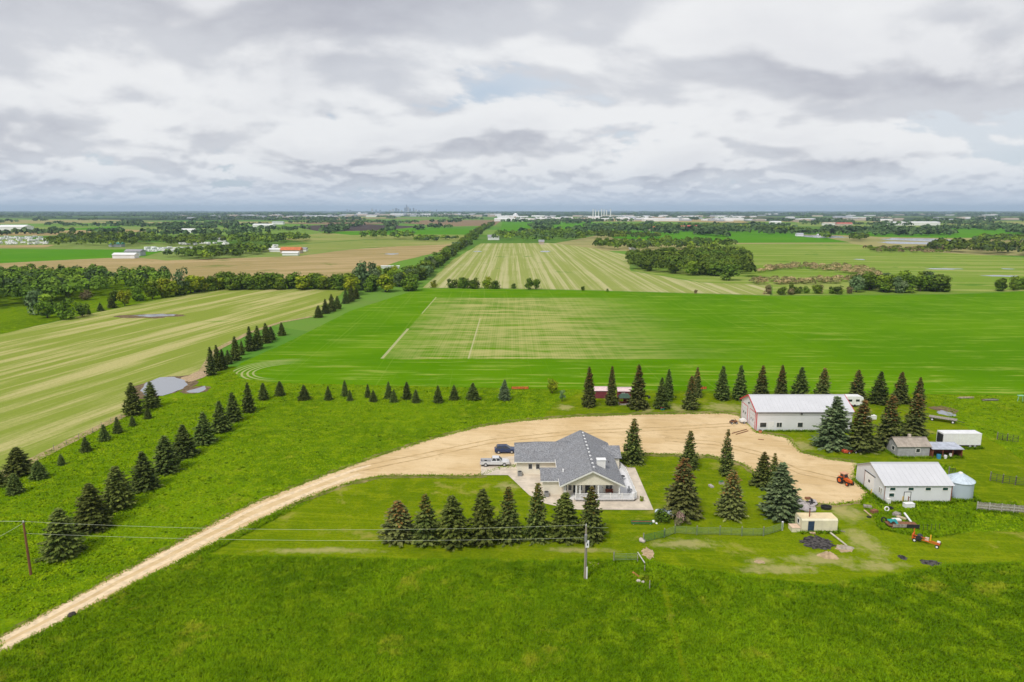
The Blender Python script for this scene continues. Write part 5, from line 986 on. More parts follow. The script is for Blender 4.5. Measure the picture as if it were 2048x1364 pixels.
# junk heap below the barn
thing_box('white_freezer', 1817, 1014, (1.7, 0.9, 0.7), m_white, 'white chest freezer left in the grass below the barn', 'freezer', 0.1, extra=m_white)
thing_box('white_washer', 1776, 1007, (0.6, 0.6, 0.9), m_white, 'white washing machine at the barn corner', 'washer', 0.2, extra=m_trim)
tyre(1773, 1023, 0.36, 'white-rimmed tyre standing in the junk heap', flat=False, m_=m_trim); tyre(1780, 1017, 0.42, 'black tyre beside the white-rimmed tyre'); tyre(1767, 1046, 0.4, 'black tyre leaning at the old trailer', flat=False); tyre(1738, 1035, 0.3, 'small tyre half hidden in the weeds')
jt = P(1800, 1055); e = empty('scrap_trailer', (jt[0], jt[1], 0.03), -0.06, 'old flat trailer loaded with junk and a teal tarp', 'trailer')
part('trailer_bed', m_rust, e, 'box', -2.2, 2.6, -0.8, 0.8, 0.55, 0.68); part('side_board', m_wood, e, 'box', -1.6, 0.6, -0.86, -0.801, 0.4, 0.95); part('dark_panel', m_dark, e, 'box', 0.62, 2.6, -0.87, -0.802, 0.35, 0.95)
for x in (-1.6, 1.6):
    for y in (-0.7, 0.7): wheel(e, x, y, 0.3, 0.3, 0.2, rim=m_rust)
q = MB(); r = np.random.default_rng(3); vs = [(i * 0.22 - 2.0, j * 0.22 - 0.5, 0.75 + 0.25 * math.sin(i * 0.9) * math.cos(j * 0.8) + 0.1 * r.random()) for j in range(7) for i in range(7)]; q.add(vs, [[j * 7 + i, j * 7 + i + 1, (j + 1) * 7 + i + 1, (j + 1) * 7 + i] for j in range(6) for i in range(6)]); o = q.build('teal_tarp', m_teal, None); o.location = (jt[0] + 0.1, jt[1], 0.3); tag(o, 'crumpled teal tarp over the junk trailer', 'tarp')
thing_box('white_crate', 1792, 1049, (1.3, 0.7, 0.3), m_trim, 'pale crate lying on the junk trailer', 'crate', 0.05, 0.75)
thing_box('pallet_stack', 1793, 1032, (1.1, 1.0, 0.6), m_wood, 'stack of weathered pallets in the junk heap', 'pallets', 0.6); thing_box('plywood_bundle', 1803, 1038, (0.6, 1.5, 0.35), mat('plywood', (0.48, 0.40, 0.25), 0.8, 0.2, 3), 'bundle of tan plywood beside the pallets', 'plywood', 0.7)
thing_box('rusty_engine', 1748, 1026, (1.1, 0.8, 0.6), m_rust, 'rusty engine block among the weeds', 'engine', 0.4); thing_box('broken_cart', 1735, 1015, (1.3, 0.7, 0.4), m_wood, 'broken wooden cart at the head of the junk heap', 'cart', -0.3)
a, c_ = P(1728, 1022), P(1742, 1033); q = MB(); q.bar((a[0], a[1], 0.2), (c_[0], c_[1], 0.15), 0.25, 0.1); tag(q.build('pale_plank', MATS['pale_wood'], None), 'pale plank lying at the junk heap edge', 'plank')
a, c_ = P(1808, 1036), P(1822, 1050); q = MB(); q.tube((a[0], a[1], 0.9), (c_[0], c_[1], 0.5), 0.16, 0.16, 10); tag(q.build('white_pipe', m_white, None), 'fat white pipe leaning on the junk trailer', 'pipe')
# two yellow bollards and a door prop by the barn
for x, y, lab in ((1805, 1005, 'yellow post beside the barn side door'), (1816, 1005, 'rusty post beside the barn side door'), (1724, 968, 'short yellow post at the barn sliding door'), (1742, 990, 'short yellow post at the barn near corner')):
    c_ = P(x, y); o = empty('guard_post', (c_[0], c_[1], 0.03), 0, lab, 'post'); mm = mat('yellow_paint', (0.6, 0.42, 0.08), 0.6, 0.2, 3) if 'yellow' in lab else m_rust
    part('post_tube', mm, o, 'tube', (0, 0, 0), (0, 0, 1.1), 0.09, 0.09, 10); part('post_cap', mm, o, 'tube', (0, 0, 1.1), (0, 0, 1.17), 0.09, 0.03, 10)
# orange swather / implement
ip = P(1845, 1085); im = empty('orange_implement', (ip[0], ip[1], 0.03), -0.75, 'orange farm implement with drum and white wheels on the grass', 'implement')
for y in (-0.55, 0.55): part('side_frame', m_orange, im, 'bar', (-1.6, y, 0.75), (2.8, y * 0.5, 0.5), 0.12, 0.16)
im.scale = (0.85, 0.85, 0.85)
part('drum', m_dark, im, 'tube', (-0.6, -0.6, 0.85), (-0.6, 0.6, 0.85), 0.5, 0.5, 14); part('gear_box', mat('pale_case', (0.6, 0.45, 0.36), 0.6, 0.2, 4), im, 'box', 0.35, 0.95, -0.3, 0.3, 0.5, 1.15); part('rear_guard', m_orange, im, 'box', -1.7, -1.5, -0.75, 0.75, 0.45, 1.35); part('hitch_mast', m_orange, im, 'bar', (-1.6, 0.3, 1.35), (-1.6, 0.3, 2.2), 0.12); part('lever', mat('yellow_part', (0.75, 0.42, 0.03), 0.5, 0.1, 3), im, 'box', 1.05, 1.25, 0.3, 0.45, 0.5, 1.75); part('cross_bar', m_orange, im, 'bar', (-1.55, -0.6, 1.3), (0.6, -0.3, 1.1), 0.09); part('axle', m_rust, im, 'bar', (2.5, -0.9, 0.35), (2.5, 0.9, 0.35), 0.1); part('seat_box', m_white, im, 'box', 2.2, 2.7, 0.5, 0.85, 0.55, 0.8)
for x, y in ((2.5, -0.95), (2.5, 0.95), (-1.2, -0.8), (-1.2, 0.8)): wheel(im, x, y, 0.33, 0.33, 0.18, rim=m_white)
# red implement under the spruces
ip = P(1700, 906); im = empty('red_mower', (ip[0], ip[1], 0.03), 0.1, 'red mower implement lying under the large spruces', 'mower')
q = MB(); q.loft([sect(-1.7, 0.5, 0.25, 0.7, 0.1), sect(-0.9, 0.6, 0.2, 0.95, 0.15), sect(0.0, 0.5, 0.2, 0.6, 0.1)]); q.build('deck', m_red if False else mat('implement_red', (0.55, 0.09, 0.04), 0.5, 0.2, 2), im); part('draw_bar', m_red, im, 'bar', (0.0, 0, 0.45), (3.2, 0.2, 0.3), 0.16); part('blade_guard', MATS['grey_metal'], im, 'box', 1.6, 3.0, -0.25, 0.25, 0.35, 0.5); part('arm', MATS['implement_red'], im, 'bar', (-1.1, 0.2, 0.9), (-0.2, 0.3, 1.3), 0.14)
for x, y in ((-0.6, -0.65), (1.0, -0.5), (1.0, 0.5)): wheel(im, x, y, 0.26, 0.26, 0.16)
# quad bike and small trailer beside the shop doors
ap = P(1467, 848); e = empty('quad_bike', (ap[0], ap[1], 0.1), 0.1, 'dark red quad bike parked before the shop', 'quad bike'); q = MB(); q.loft([sect(-0.8, 0.4, 0.45, 0.75, 0.08), sect(0.0, 0.25, 0.45, 0.85, 0.08), sect(0.8, 0.38, 0.45, 0.8, 0.08)]); q.build('body', m_rust, e); part('seat', m_dark, e, 'box', -0.6, 0.15, -0.18, 0.18, 0.86, 0.98); part('handlebar', m_dark, e, 'bar', (0.35, -0.4, 1.15), (0.35, 0.4, 1.15), 0.06); part('steering_column', m_dark, e, 'bar', (0.45, 0, 0.8), (0.35, 0, 1.12), 0.07)
for x in (-0.6, 0.6):
    for y in (-0.45, 0.45): wheel(e, x, y, 0.28, 0.28, 0.24)
ap = P(1481, 847); e = empty('utility_trailer', (ap[0], ap[1], 0.1), 0.08, 'small white utility trailer beside the quad bike', 'trailer'); part('trailer_box', m_trim, e, 'box', -0.2, 1.3, -0.65, 0.65, 0.45, 0.95); part('drawbar', m_dark, e, 'bar', (-1.2, 0, 0.45), (-0.2, 0, 0.5), 0.08); part('cargo', m_white, e, 'box', 0.1, 1.0, -0.4, 0.4, 0.952, 1.2)
for y in (-0.72, 0.72): wheel(e, 0.6, y, 0.27, 0.27, 0.16)
for (xa, ya, xb, yb), lab in (((1464, 868, 1493, 860), 'long dark pipe lying on the gravel near the shop door'), ((1472, 870, 1496, 863), 'shorter dark pipe beside the long pipe on the gravel')):
    a, c_ = P(xa, ya), P(xb, yb); q = MB(); q.tube((a[0], a[1], 0.19), (c_[0], c_[1], 0.19), 0.1, 0.1, 8); tag(q.build('steel_pipe', m_rust, None), lab, 'pipe')
c_ = P(1522, 880); q = MB(); q.bar((c_[0] - 0.6, c_[1] + 0.2, 0.13), (c_[0] + 0.6, c_[1] - 0.2, 0.13), 0.3, 0.08); tag(q.build('rusty_plate', m_rust, None), 'rusty plate lying on the gravel', 'plate')
thing_box('orange_bin', 1520, 866, (0.6, 0.5, 0.7), mat('orange_plastic', (0.6, 0.2, 0.1), 0.5, 0.1, 3), 'small orange bin at the shop corner', 'bin', 0, extra=m_dark)
# camper and small white vehicle beyond the shop
rv0 = None
def camper(x, y, rz, L_, label, group=None, z=0.05, detail=True):
    e = empty('travel_trailer', (x, y, z), rz, label, 'trailer', group); h = 2.9
    q = MB(); q.prism([(-L_ / 2, 0.5), (L_ / 2 - 0.3, 0.5), (L_ / 2, 1.3), (L_ / 2 - 0.25, h - 0.2), (L_ / 2 - 0.7, h), (-L_ / 2 + 0.3, h), (-L_ / 2, h - 0.3)], 'y', -1.2, 1.2); q.build('body', m_white, e)
    q = MB(); q.box(-L_ / 2 + 0.6, -L_ / 2 + 1.8, -1.22, -1.202, 1.5, 2.1); q.build('side_window', m_glass, e)
    q = MB(); q.box(0.3, 1.3, -1.22, -1.202, 1.5, 2.1); q.build('side_window', m_glass, e)
    if detail:
        q = MB(); q.bar((L_ / 2 - 0.1, 0, 0.55), (L_ / 2 + 1.1, 0, 0.5), 0.15); q.build('drawbar', m_dark, e)
    for xx in (-0.8, 0.1):
        q = MB(); q.tube((xx, -1.21, 0.36), (xx, 1.21, 0.36), 0.36, 0.36, 10); q.build('wheel', m_tread, e)
    return e
c_ = P(1702, 815); rv0 = camper(c_[0] + 1.0, c_[1] + 1.5, 0.0, 5.0, 'white camper trailer standing behind the shop end')
c_ = P(1742, 838); thing_box('white_tank', 1742, 838, (2.2, 1.2, 0.9), m_white, 'white tank half hidden between the large spruces', 'tank', 0.1, extra=m_trim)
# flat wagon
a = P(1885, 843); e = empty('flat_wagon', (a[0], a[1], 0.05), -0.62, 'weathered flat hay wagon parked on the mown grass', 'wagon')
for k in range(7): part('deck_plank', m_wood, e, 'box', -3.0, 3.0, -1.05 + 0.302 * k, -1.05 + 0.302 * k + 0.285, 0.85, 0.93)
part('frame', m_darkpipe, e, 'box', -2.8, 2.8, -0.7, 0.7, 0.65, 0.848); part('drawbar', m_darkpipe, e, 'bar', (3.0, 0, 0.7), (4.6, 0, 0.45), 0.12)
for x in (-2.2, 2.2):
    for y in (-0.85, 0.85): wheel(e, x, y, 0.36, 0.36, 0.22, rim=m_white)
def lumber(px, py, n, label, seed, mats, L_=3.0):
    c_ = P(px, py); e = empty('lumber_pile', (c_[0], c_[1], 0.03), 0.05, label, 'lumber'); r = random.Random(seed)
    for k in range(n): z = 0.08 + 0.1 * (k // 3); y = (k % 3 - 1) * 0.4 + r.uniform(-0.1, 0.1); part('beam', r.choice(mats), e, 'bar', (-L_ / 2 + r.uniform(-0.5, 0.5), y, z), (L_ / 2 + r.uniform(-0.6, 0.6), y + r.uniform(-0.3, 0.3), z + 0.02), 0.22, 0.1)
lumber(1931, 796, 6, 'low pile of boards at the crop field edge', 1, [m_wood, MATS['pale_wood'], m_dark], 4); lumber(1980, 801, 9, 'tangled scrap wood heap near the green stand', 2, [m_wood, m_darkpipe, m_rust], 4)
a = P(2040, 803); e = empty('green_stand', (a[0], a[1], 0.03), 0, 'pale green metal stand at the picture edge by the crop', 'stand'); mm = mat('mint_paint', (0.25, 0.5, 0.35), 0.5, 0.1, 3)
for x in (-0.5, 0.5): part('leg', mm, e, 'bar', (x * 1.5, 0, 0), (x, 0, 1.6), 0.12)
part('table', mm, e, 'box', -0.75, 0.75, -0.4, 0.4, 1.602, 1.75)
# propane tank, feed bunk, rock, planter
a, c_ = P(1309, 1034), P(1350, 1030); e = empty('propane_tank', (a[0], a[1], 0.03), 0, 'silvery blue propane tank lying beside the patio', 'tank'); mm = mat('tank_paint', (0.52, 0.60, 0.66), 0.35, 0.1, 1.5, spec=0.5); Lt = c_[0] - a[0]
q = MB(); ring = lambda x, r_: [(x, r_ * math.cos(6.2832 * i / 16), 0.85 + r_ * math.sin(6.2832 * i / 16)) for i in range(16)]; q.loft([ring(0, 0.1), ring(0.1, 0.4), ring(0.35, 0.55), ring(Lt - 0.35, 0.55), ring(Lt - 0.1, 0.4), ring(Lt, 0.1)]); q.build('vessel', mm, e, True); part('valve_dome', m_trim, e, 'tube', (Lt / 2, 0, 1.38), (Lt / 2, 0, 1.55), 0.18, 0.14, 12)
for x in (0.7, Lt - 0.7): part('support', m_conc, e, 'box', x - 0.15, x + 0.15, -0.4, 0.4, 0, 0.42)
a = P(1283, 1048); e = empty('feed_bunk', (a[0], a[1], 0.03), -0.02, 'long green feed bunk with red inside on the lawn', 'trough')
for y in (-0.28, 0.28): part('side_board', m_greenp, e, 'box', -1.75, 1.75, y - 0.04, y + 0.04, 0.12, 0.5)
for x in (-1.75, 1.71): part('end_board', m_greenp, e, 'box', x, x + 0.04, -0.239, 0.239, 0.12, 0.5)
part('bunk_floor', mat('red_inside', (0.35, 0.06, 0.03), 0.7, 0.2, 3), e, 'box', -1.709, 1.709, -0.239, 0.239, 0.3, 0.36)
for x in (-1.4, 1.4): part('foot', m_wood, e, 'box', x - 0.08, x + 0.08, -0.35, 0.35, 0, 0.118)
def boulder(px, py, r0, label, m_, seed, name='boulder', cat='rock'):
    c_ = P(px, py); r = np.random.default_rng(seed); q = MB(); n, k = 12, 7; ph = r.random(4) * 6.28; vs = []
    for j in range(k):
        th = math.pi * j / (k - 1)
        for i in range(n): a = 6.2832 * i / n; f = r0 * (1 + 0.15 * math.sin(2 * a + ph[0]) * math.sin(th) + 0.1 * math.sin(3 * a + ph[1] + 2 * th) + r.normal(0, 0.03)); vs.append((f * math.sin(th) * math.cos(a), f * math.sin(th) * math.sin(a), r0 * 0.6 + 0.75 * f * math.cos(th)))
    q.add(vs, [[j * n + i, (j + 1) * n + i, (j + 1) * n + (i + 1) % n, j * n + (i + 1) % n] for j in range(k - 1) for i in range(n)]); o = q.build(name, m_, None, True); o.location = (c_[0], c_[1], 0.0); return tag(o, label, cat)
m_rock = mat('pale_rock', (0.58, 0.50, 0.46), 0.85, 0.2, 2, bump=0.4, bscale=5)
boulder(1284, 1084, 0.5, 'large pale boulder at the end of the green pipe gate', m_rock, 1); boulder(1277, 1164, 0.3, 'small pale rock below the flower bed', m_rock, 2); boulder(1286, 1166, 0.25, 'second small rock beside the flower bed', m_rock, 3); boulder(144, 1233, 0.45, 'dark rock at the edge of the gravel road', mat('dark_rock', (0.06, 0.05, 0.045), 0.9, 0.3, 3), 4); boulder(1307, 1045, 0.32, 'white stone beside the green feed bunk', m_white, 5); boulder(1313, 1048, 0.2, 'little white stone below the feed bunk end', m_white, 6); boulder(1122, 1012, 0.25, 'white stone at the patio edge by the spruce row', m_white, 7)
for x, y, h in ((1284, 1158, 0.9), (1292, 1162, 0.8)): broadleaf(*P(x, y)[:2], h, 'lime_bush', 'yellow green plant in the small bed, ' + ('upper one' if y < 1160 else 'lower one'), None, 0.9, 'garden_plant', 'plant')
a, c_ = P(1265, 1146), P(1280, 1156); q = MB(); q.bar((a[0], a[1], 0.12), (c_[0], c_[1], 0.1), 0.3, 0.16); tag(q.build('orange_beam', mat('orange_wood', (0.5, 0.2, 0.07), 0.8, 0.2, 3), None), 'orange brown beam beside the flower bed', 'beam')
thing_box('stone_bench', 1422, 974, (0.6, 1.1, 0.35), m_cs, 'pale stone bench on the lawn between spruces', 'bench', 0.25); thing_box('grey_planter', 1443, 968, (0.9, 0.5, 0.5), m_cs, 'grey planter box half behind the rusty-topped spruce', 'planter', 0.3, extra=m_greenp)
broadleaf(*P(1283, 1003)[:2], 1.1, 'lime_bush', 'small yellow green shrub at the deck corner', None, 0.6, 'shrub', 'shrub'); broadleaf(*P(1197, 1006)[:2], 0.5, 'mid_bush', 'tiny shrub at the deck front', None, 0.8, 'shrub', 'shrub')
# sheds behind the yard spruces
sx = P(1201, 797); sh_, W, D = gable_building('maroon_shed', 'maroon shed with pale roof between the first yard spruces', sx[0] - 1.6, sx[0] + 2.2, sx[1], sx[1] + 3.2, 2.3, 3.0, mat('maroon_boards', (0.22, 0.045, 0.06), 0.7, 0.15, 3), MATS['maroon_boards'], mat('pink_roof', (0.72, 0.55, 0.55), 0.6, 0.1, 2), None, 0.25, 'shed'); door(1.3, 2.2, 0, 0.05, 1.9, MATS['maroon_boards'], sh_, (0, 0))
sx = P(1249, 808); g = empty('garden_gazebo', (sx[0], sx[1], 0.03), 0, 'wooden gazebo with green canopy between the yard spruces', 'gazebo')
q = MB(); q.loft([[(-1.7, -1.3, 1.95), (1.7, -1.3, 1.95), (1.7, 1.3, 1.95), (-1.7, 1.3, 1.95)], [(-0.9, -0.4, 2.9), (0.9, -0.4, 2.9), (0.9, 0.4, 2.9), (-0.9, 0.4, 2.9)]]); q.build('canopy', mat('green_canvas', (0.06, 0.11, 0.08), 0.8, 0.15, 3), g)
for x in (-1.5, 1.5):
    for y in (-1.15, 1.15): part('post', m_redwood, g, 'box', x - 0.07, x + 0.07, y - 0.07, y + 0.07, 0, 1.948)
part('floor', m_wood, g, 'box', -1.7, 1.7, -1.3, 1.3, 0.0, 0.12); part('back_panel', m_redwood, g, 'box', -0.2, 1.4, 1.0, 1.08, 0.121, 1.8); part('bench', m_redwood, g, 'box', -1.2, 0.6, 0.2, 0.6, 0.122, 0.55)
sx = P(1238, 801); sh_, W, D = gable_building('pink_roof_shed', 'shed with pink roof behind the green gazebo', sx[0], sx[0] + 3.6, sx[1] + 1.6, sx[1] + 4.2, 2.3, 3.0, MATS['maroon_boards'], MATS['maroon_boards'], MATS['pink_roof'], None, 0.25, 'shed'); window(1.0, 1.8, 0, 1.0, 1.7, sh_, (0, 0), m_trim)
for px_, w_, lab in ((1203, 26, 'orange mesh fence behind the maroon shed'), (1040, 34, 'orange mesh fence left along the crop field edge'), (1407, 12, 'short orange mesh fence behind the yard spruces')):
    a = P(px_ - w_ / 2, 779); c_ = P(px_ + w_ / 2, 779); e = empty('mesh_fence', (a[0], a[1], 0.03), 0, lab, 'fence'); mo = mat('orange_mesh', (0.62, 0.16, 0.04), 0.7, 0.2, 2)
    part('mesh', mo, e, 'box', 0, c_[0] - a[0], -0.02, 0.02, 0.15, 0.85)
    for k in range(4): xx = (c_[0] - a[0]) * k / 3; part('stake', m_dark, e, 'box', xx - 0.03, xx + 0.03, -0.06, -0.021, 0, 1.1)
thing_box('teal_tub', 1325, 820, (0.9, 0.7, 0.6), m_teal, 'teal tub with red lid below the yard spruces', 'tub', 0, extra=m_red); thing_box('dark_barrel_box', 1298, 797, (0.6, 0.5, 0.6), m_dark, 'black box between the yard spruces', 'box', 0, extra=m_dark)

# ------------------------------------------------------------------ fences and gates
def pipe_panel(name, pa, pb, h, n, m_, label, group, post=True, cat='gate'):
    a, c_ = P(*pa), P(*pb); d = Vector((c_[0] - a[0], c_[1] - a[1], 0)); e = empty(name, (a[0], a[1], 0.03), math.atan2(d.y, d.x), label, cat, group); Lg = d.length
    for k in range(n): z = 0.25 + (h - 0.25) * k / (n - 1); part('rail', m_, e, 'tube', (0.06, 0, z), (Lg - 0.06, 0, z), 0.035, 0.035, 6, False)
    for x in (0.03, Lg / 2, Lg - 0.03): part('upright', m_, e, 'tube', (x, 0.04, 0.15), (x, 0.04, h + 0.05), 0.04, 0.04, 6)
    if post: part('post', m_wood, e, 'tube', (0, 0.15, 0), (0, 0.15, h + 0.25), 0.1, 0.1, 8)
    return e
GP = [(1288, 1086), (1330, 1076), (1350, 1068), (1394, 1071), (1440, 1071), (1484, 1073), (1528, 1073), (1565, 1062)]
for i in range(len(GP) - 1): pipe_panel('pipe_gate', GP[i], GP[i + 1], 1.35, 6, m_pipe if i else m_greenp, ORD[i] + ' green pipe gate panel in the line below the lawn, counted from the boulder', 'green pipe gates below the lawn')
pipe_panel('pipe_gate', (1228, 1123), (1276, 1122), 1.2, 5, m_pipe, 'green pipe gate standing near the middle utility pole', 'green pipe gates below the lawn')
a = P(1564, 1061); e = empty('white_gate_post', (a[0], a[1], 0.03), 0, 'white post ending the green pipe gate line', 'post'); part('post_body', m_white, e, 'box', -0.1, 0.1, -0.1, 0.1, 0, 1.5); part('post_top', m_white, e, 'box', -0.13, 0.13, -0.13, 0.13, 1.502, 1.56)
a, c_ = P(1275, 1118), P(1289, 1137); q = MB(); q.bar((a[0], a[1], 1.1), (c_[0], c_[1], 0.9), 0.12); tag(q.build('fence_pole', mat('bleached_pole', (0.6, 0.58, 0.52), 0.8, 0.1, 3), None), 'bleached pole propped between gate and flower bed', 'pole')
for i, (x, y, h, lab) in enumerate([(1275, 1124, 1.2, 'wooden post holding the bleached pole at the gate'), (1289, 1143, 1.0, 'wooden post at the lower end of the bleached pole'), (1299, 1178, 1.3, 'thin grey post below the flower bed')]):
    a = P(x, y); e = empty('fence_post', (a[0], a[1], 0), 0, lab, 'post'); part('post_body', m_wood, e, 'tube', (0, 0, 0), (0, 0, h), 0.07, 0.06, 8); part('post_top', m_wood, e, 'tube', (0, 0, h), (0, 0, h + 0.04), 0.06, 0.02, 8)
# weathered board fence at the right
a, c_ = P(1953, 1021), P(2075, 1031); fn = empty('board_fence', (a[0], a[1], 0.03), math.atan2(c_[1] - a[1], c_[0] - a[0]), 'weathered grey board fence running from the grain bin', 'fence'); Lg = math.hypot(c_[0] - a[0], c_[1] - a[1])
for k in range(int(Lg / 0.2)): r = random.Random(k); part('picket', m_wood, fn, 'box', 0.2 * k, 0.2 * k + 0.165, 0, 0.03, 0.08 + 0.05 * r.random(), 1.5 + 0.12 * r.random())
for z in (0.5, 1.0): part('rail', mat('pale_rail', (0.42, 0.40, 0.36), 0.9, 0.2, 3), fn, 'box', 0, Lg, -0.06, -0.002, z, z + 0.13)
for k in range(6): part('post', MATS['pale_rail'], fn, 'box', k * Lg / 5 - 0.07, k * Lg / 5 + 0.07, -0.2, -0.062, 0, 1.7)
for i, (pa, pb, lab) in enumerate([((1980, 962), (2005, 967), 'first dark corral panel on the rise beyond the bin'), ((2005, 967), (2031, 971), 'second dark corral panel on the rise beyond the bin'), ((2031, 971), (2070, 975), 'third dark corral panel at the picture edge'), ((1994, 880), (2014, 883), 'dark corral panel beyond the box trailer'), ((2014, 883), (2036, 886), 'further dark corral panel beyond the box trailer'), ((1898, 952), (1910, 952), 'short dark panel between barn and bin')]):
    pipe_panel('corral_panel', pa, pb, 1.6, 5, m_darkpipe, lab, 'dark corral panels', True, 'fence')
for i in range(6):
    a = P(1838 + i * 8, 1062 - i * 0.3); e = empty('garden_stake', (a[0], a[1], 0), 0, ORD[i] + ' dark stake in the weeds beside the junk trailer', 'stake', 'dark stakes by the junk trailer'); part('stake_rod', m_darkpipe, e, 'bar', (0, 0, 0), (0, 0, 1.1), 0.05); part('stake_tip', m_darkpipe, e, 'box', -0.05, 0.05, -0.05, 0.05, 1.1, 1.14)
for i, (x, y) in enumerate([(108, 900), (133, 889), (158, 877), (186, 866), (203, 853), (222, 845), (243, 838)]):
    a = P(x, y); e = empty('field_post', (a[0], a[1], 0), 0, ORD[i] + ' fence post along the dry stubble margin, counted towards the pond', 'post', 'fence posts along the dry margin'); part('post_body', m_wood, e, 'tube', (0, 0, 0), (0, 0, 1.25), 0.06, 0.05, 7); part('post_top', m_wood, e, 'tube', (0, 0, 1.25), (0, 0, 1.28), 0.05, 0.02, 7)

# ------------------------------------------------------------------ utility poles and wires
m_pole = mat('pole_wood', (0.20, 0.09, 0.045), 0.9, 0.2, 2, stretch=(6, 6, 0.5)); m_pole2 = mat('old_pole_wood', (0.30, 0.26, 0.20), 0.9, 0.2, 2, stretch=(6, 6, 0.5)); m_wire = mat('wire', (0.55, 0.60, 0.42), 0.5, 0.05, 1)
def upole(px, py, h, label, m_, boxed):
    c_ = P(px, py); e = empty('utility_pole', (c_[0], c_[1], 0), 0, label, 'pole'); part('shaft', m_, e, 'tube', (0, 0, 0), (0, 0, h), 0.19, 0.13, 12)
    part('pole_cap', MATS['grey_metal'], e, 'tube', (0, 0, h), (0, 0, h + 0.12), 0.15, 0.1, 10); part('insulator', m_trim, e, 'tube', (0, 0, h + 0.12), (0, 0, h + 0.32), 0.07, 0.05, 10); part('bracket', m_dark, e, 'box', 0.1, 0.35, -0.05, 0.05, h * 0.79, h * 0.79 + 0.08)
    if boxed:
        tb = part('transformer', MATS['grey_metal'], e, 'tube', (-0.05, -0.38, h * 0.74), (-0.05, -0.38, h * 0.86), 0.2, 0.2, 14); part('meter_box', m_white, e, 'box', -0.05, 0.42, -0.42, -0.14, h * 0.62, h * 0.74); part('meter_dial', m_dark, e, 'box', 0.1, 0.26, -0.44, -0.421, h * 0.66, h * 0.70); part('guard', m_white, e, 'box', 0.12, 0.3, -0.3, -0.14, 0.02, 2.0); part('conduit', MATS['grey_metal'], e, 'tube', (0.15, -0.2, 2.0), (0.15, -0.2, h * 0.62), 0.045, 0.045, 8)
    return c_
pa = upole(62, 1150, 8.17, 'reddish wooden utility pole standing in the pasture by the road', m_pole, False); pb = upole(1170, 1158, 8.17, 'weathered utility pole with white meter box before the spruce row', m_pole2, True)
def wire(a, c_, sag, label, r_=0.014, n=28):
    a, c_ = Vector(a), Vector(c_); pts = [a.lerp(c_, i / n) - Vector((0, 0, sag * 4 * (i / n) * (1 - i / n))) for i in range(n + 1)]; q = MB()
    for i in range(n): q.tube(pts[i], pts[i + 1], r_, r_, 5, False)
    return tag(q.build('power_wire', m_wire, None), label, 'wire', 'power wires')
wire((pa[0], pa[1], 8.35), (pb[0], pb[1], 8.35), 1.0, 'upper wire between the two utility poles'); wire((pa[0] + 0.2, pa[1], 6.5), (pb[0], pb[1], 6.4), 0.75, 'lower wire between the two utility poles')
wire((pb[0], pb[1], 8.1), (pb[0] + 4.2, pb[1] + 7.0, 4.5), 0.1, 'service wire running from the middle pole towards the spruces', 0.02, 8); wire((pa[0], pa[1], 8.1), (pa[0] - 4.0, pa[1] - 3.0, 6.2), 0.1, 'slack wire running from the reddish pole out of the picture', 0.02, 8); wire((pa[0], pa[1], 8.35), (pa[0] - 40, pa[1] + 5, 8.3), 0.6, 'upper wire leaving the reddish pole away from the house', 0.022, 12)

# ------------------------------------------------------------------ distant farms, lots and city
def far_building(px, py, w, d, h, roof_h, wm, rm, label, group=None, name='farm_building', rz=0.0):
    c_ = P(px, py); e = empty(name, (c_[0], c_[1], 0.05), rz, label, 'building', group)
    part('wall', wm, e, 'box', -w / 2, w / 2, 0, d, 0, h); part('roof', rm, e, 'prism', [(-0.6, h), (d + 0.6, h), (d / 2, h + roof_h)], 'x', -w / 2 - 0.6, w / 2 + 0.6); return e
m_or = mat('orange_roof', (0.55, 0.17, 0.06), 0.7, 0.15, 0.3); m_rr = mat('red_roof', (0.6, 0.12, 0.12), 0.6, 0.1, 0.3); m_gr = mat('grey_roof', (0.3, 0.3, 0.32), 0.7, 0.1, 0.3); m_fw = mat('far_white', (0.78, 0.78, 0.78), 0.6, 0.05, 0.1); m_fb = mat('far_tan', (0.5, 0.42, 0.34), 0.7, 0.1, 0.1); m_fg = mat('far_grey', (0.42, 0.44, 0.48), 0.7, 0.1, 0.1); m_tealr = mat('teal_roof', (0.08, 0.35, 0.28), 0.6, 0.1, 0.3)
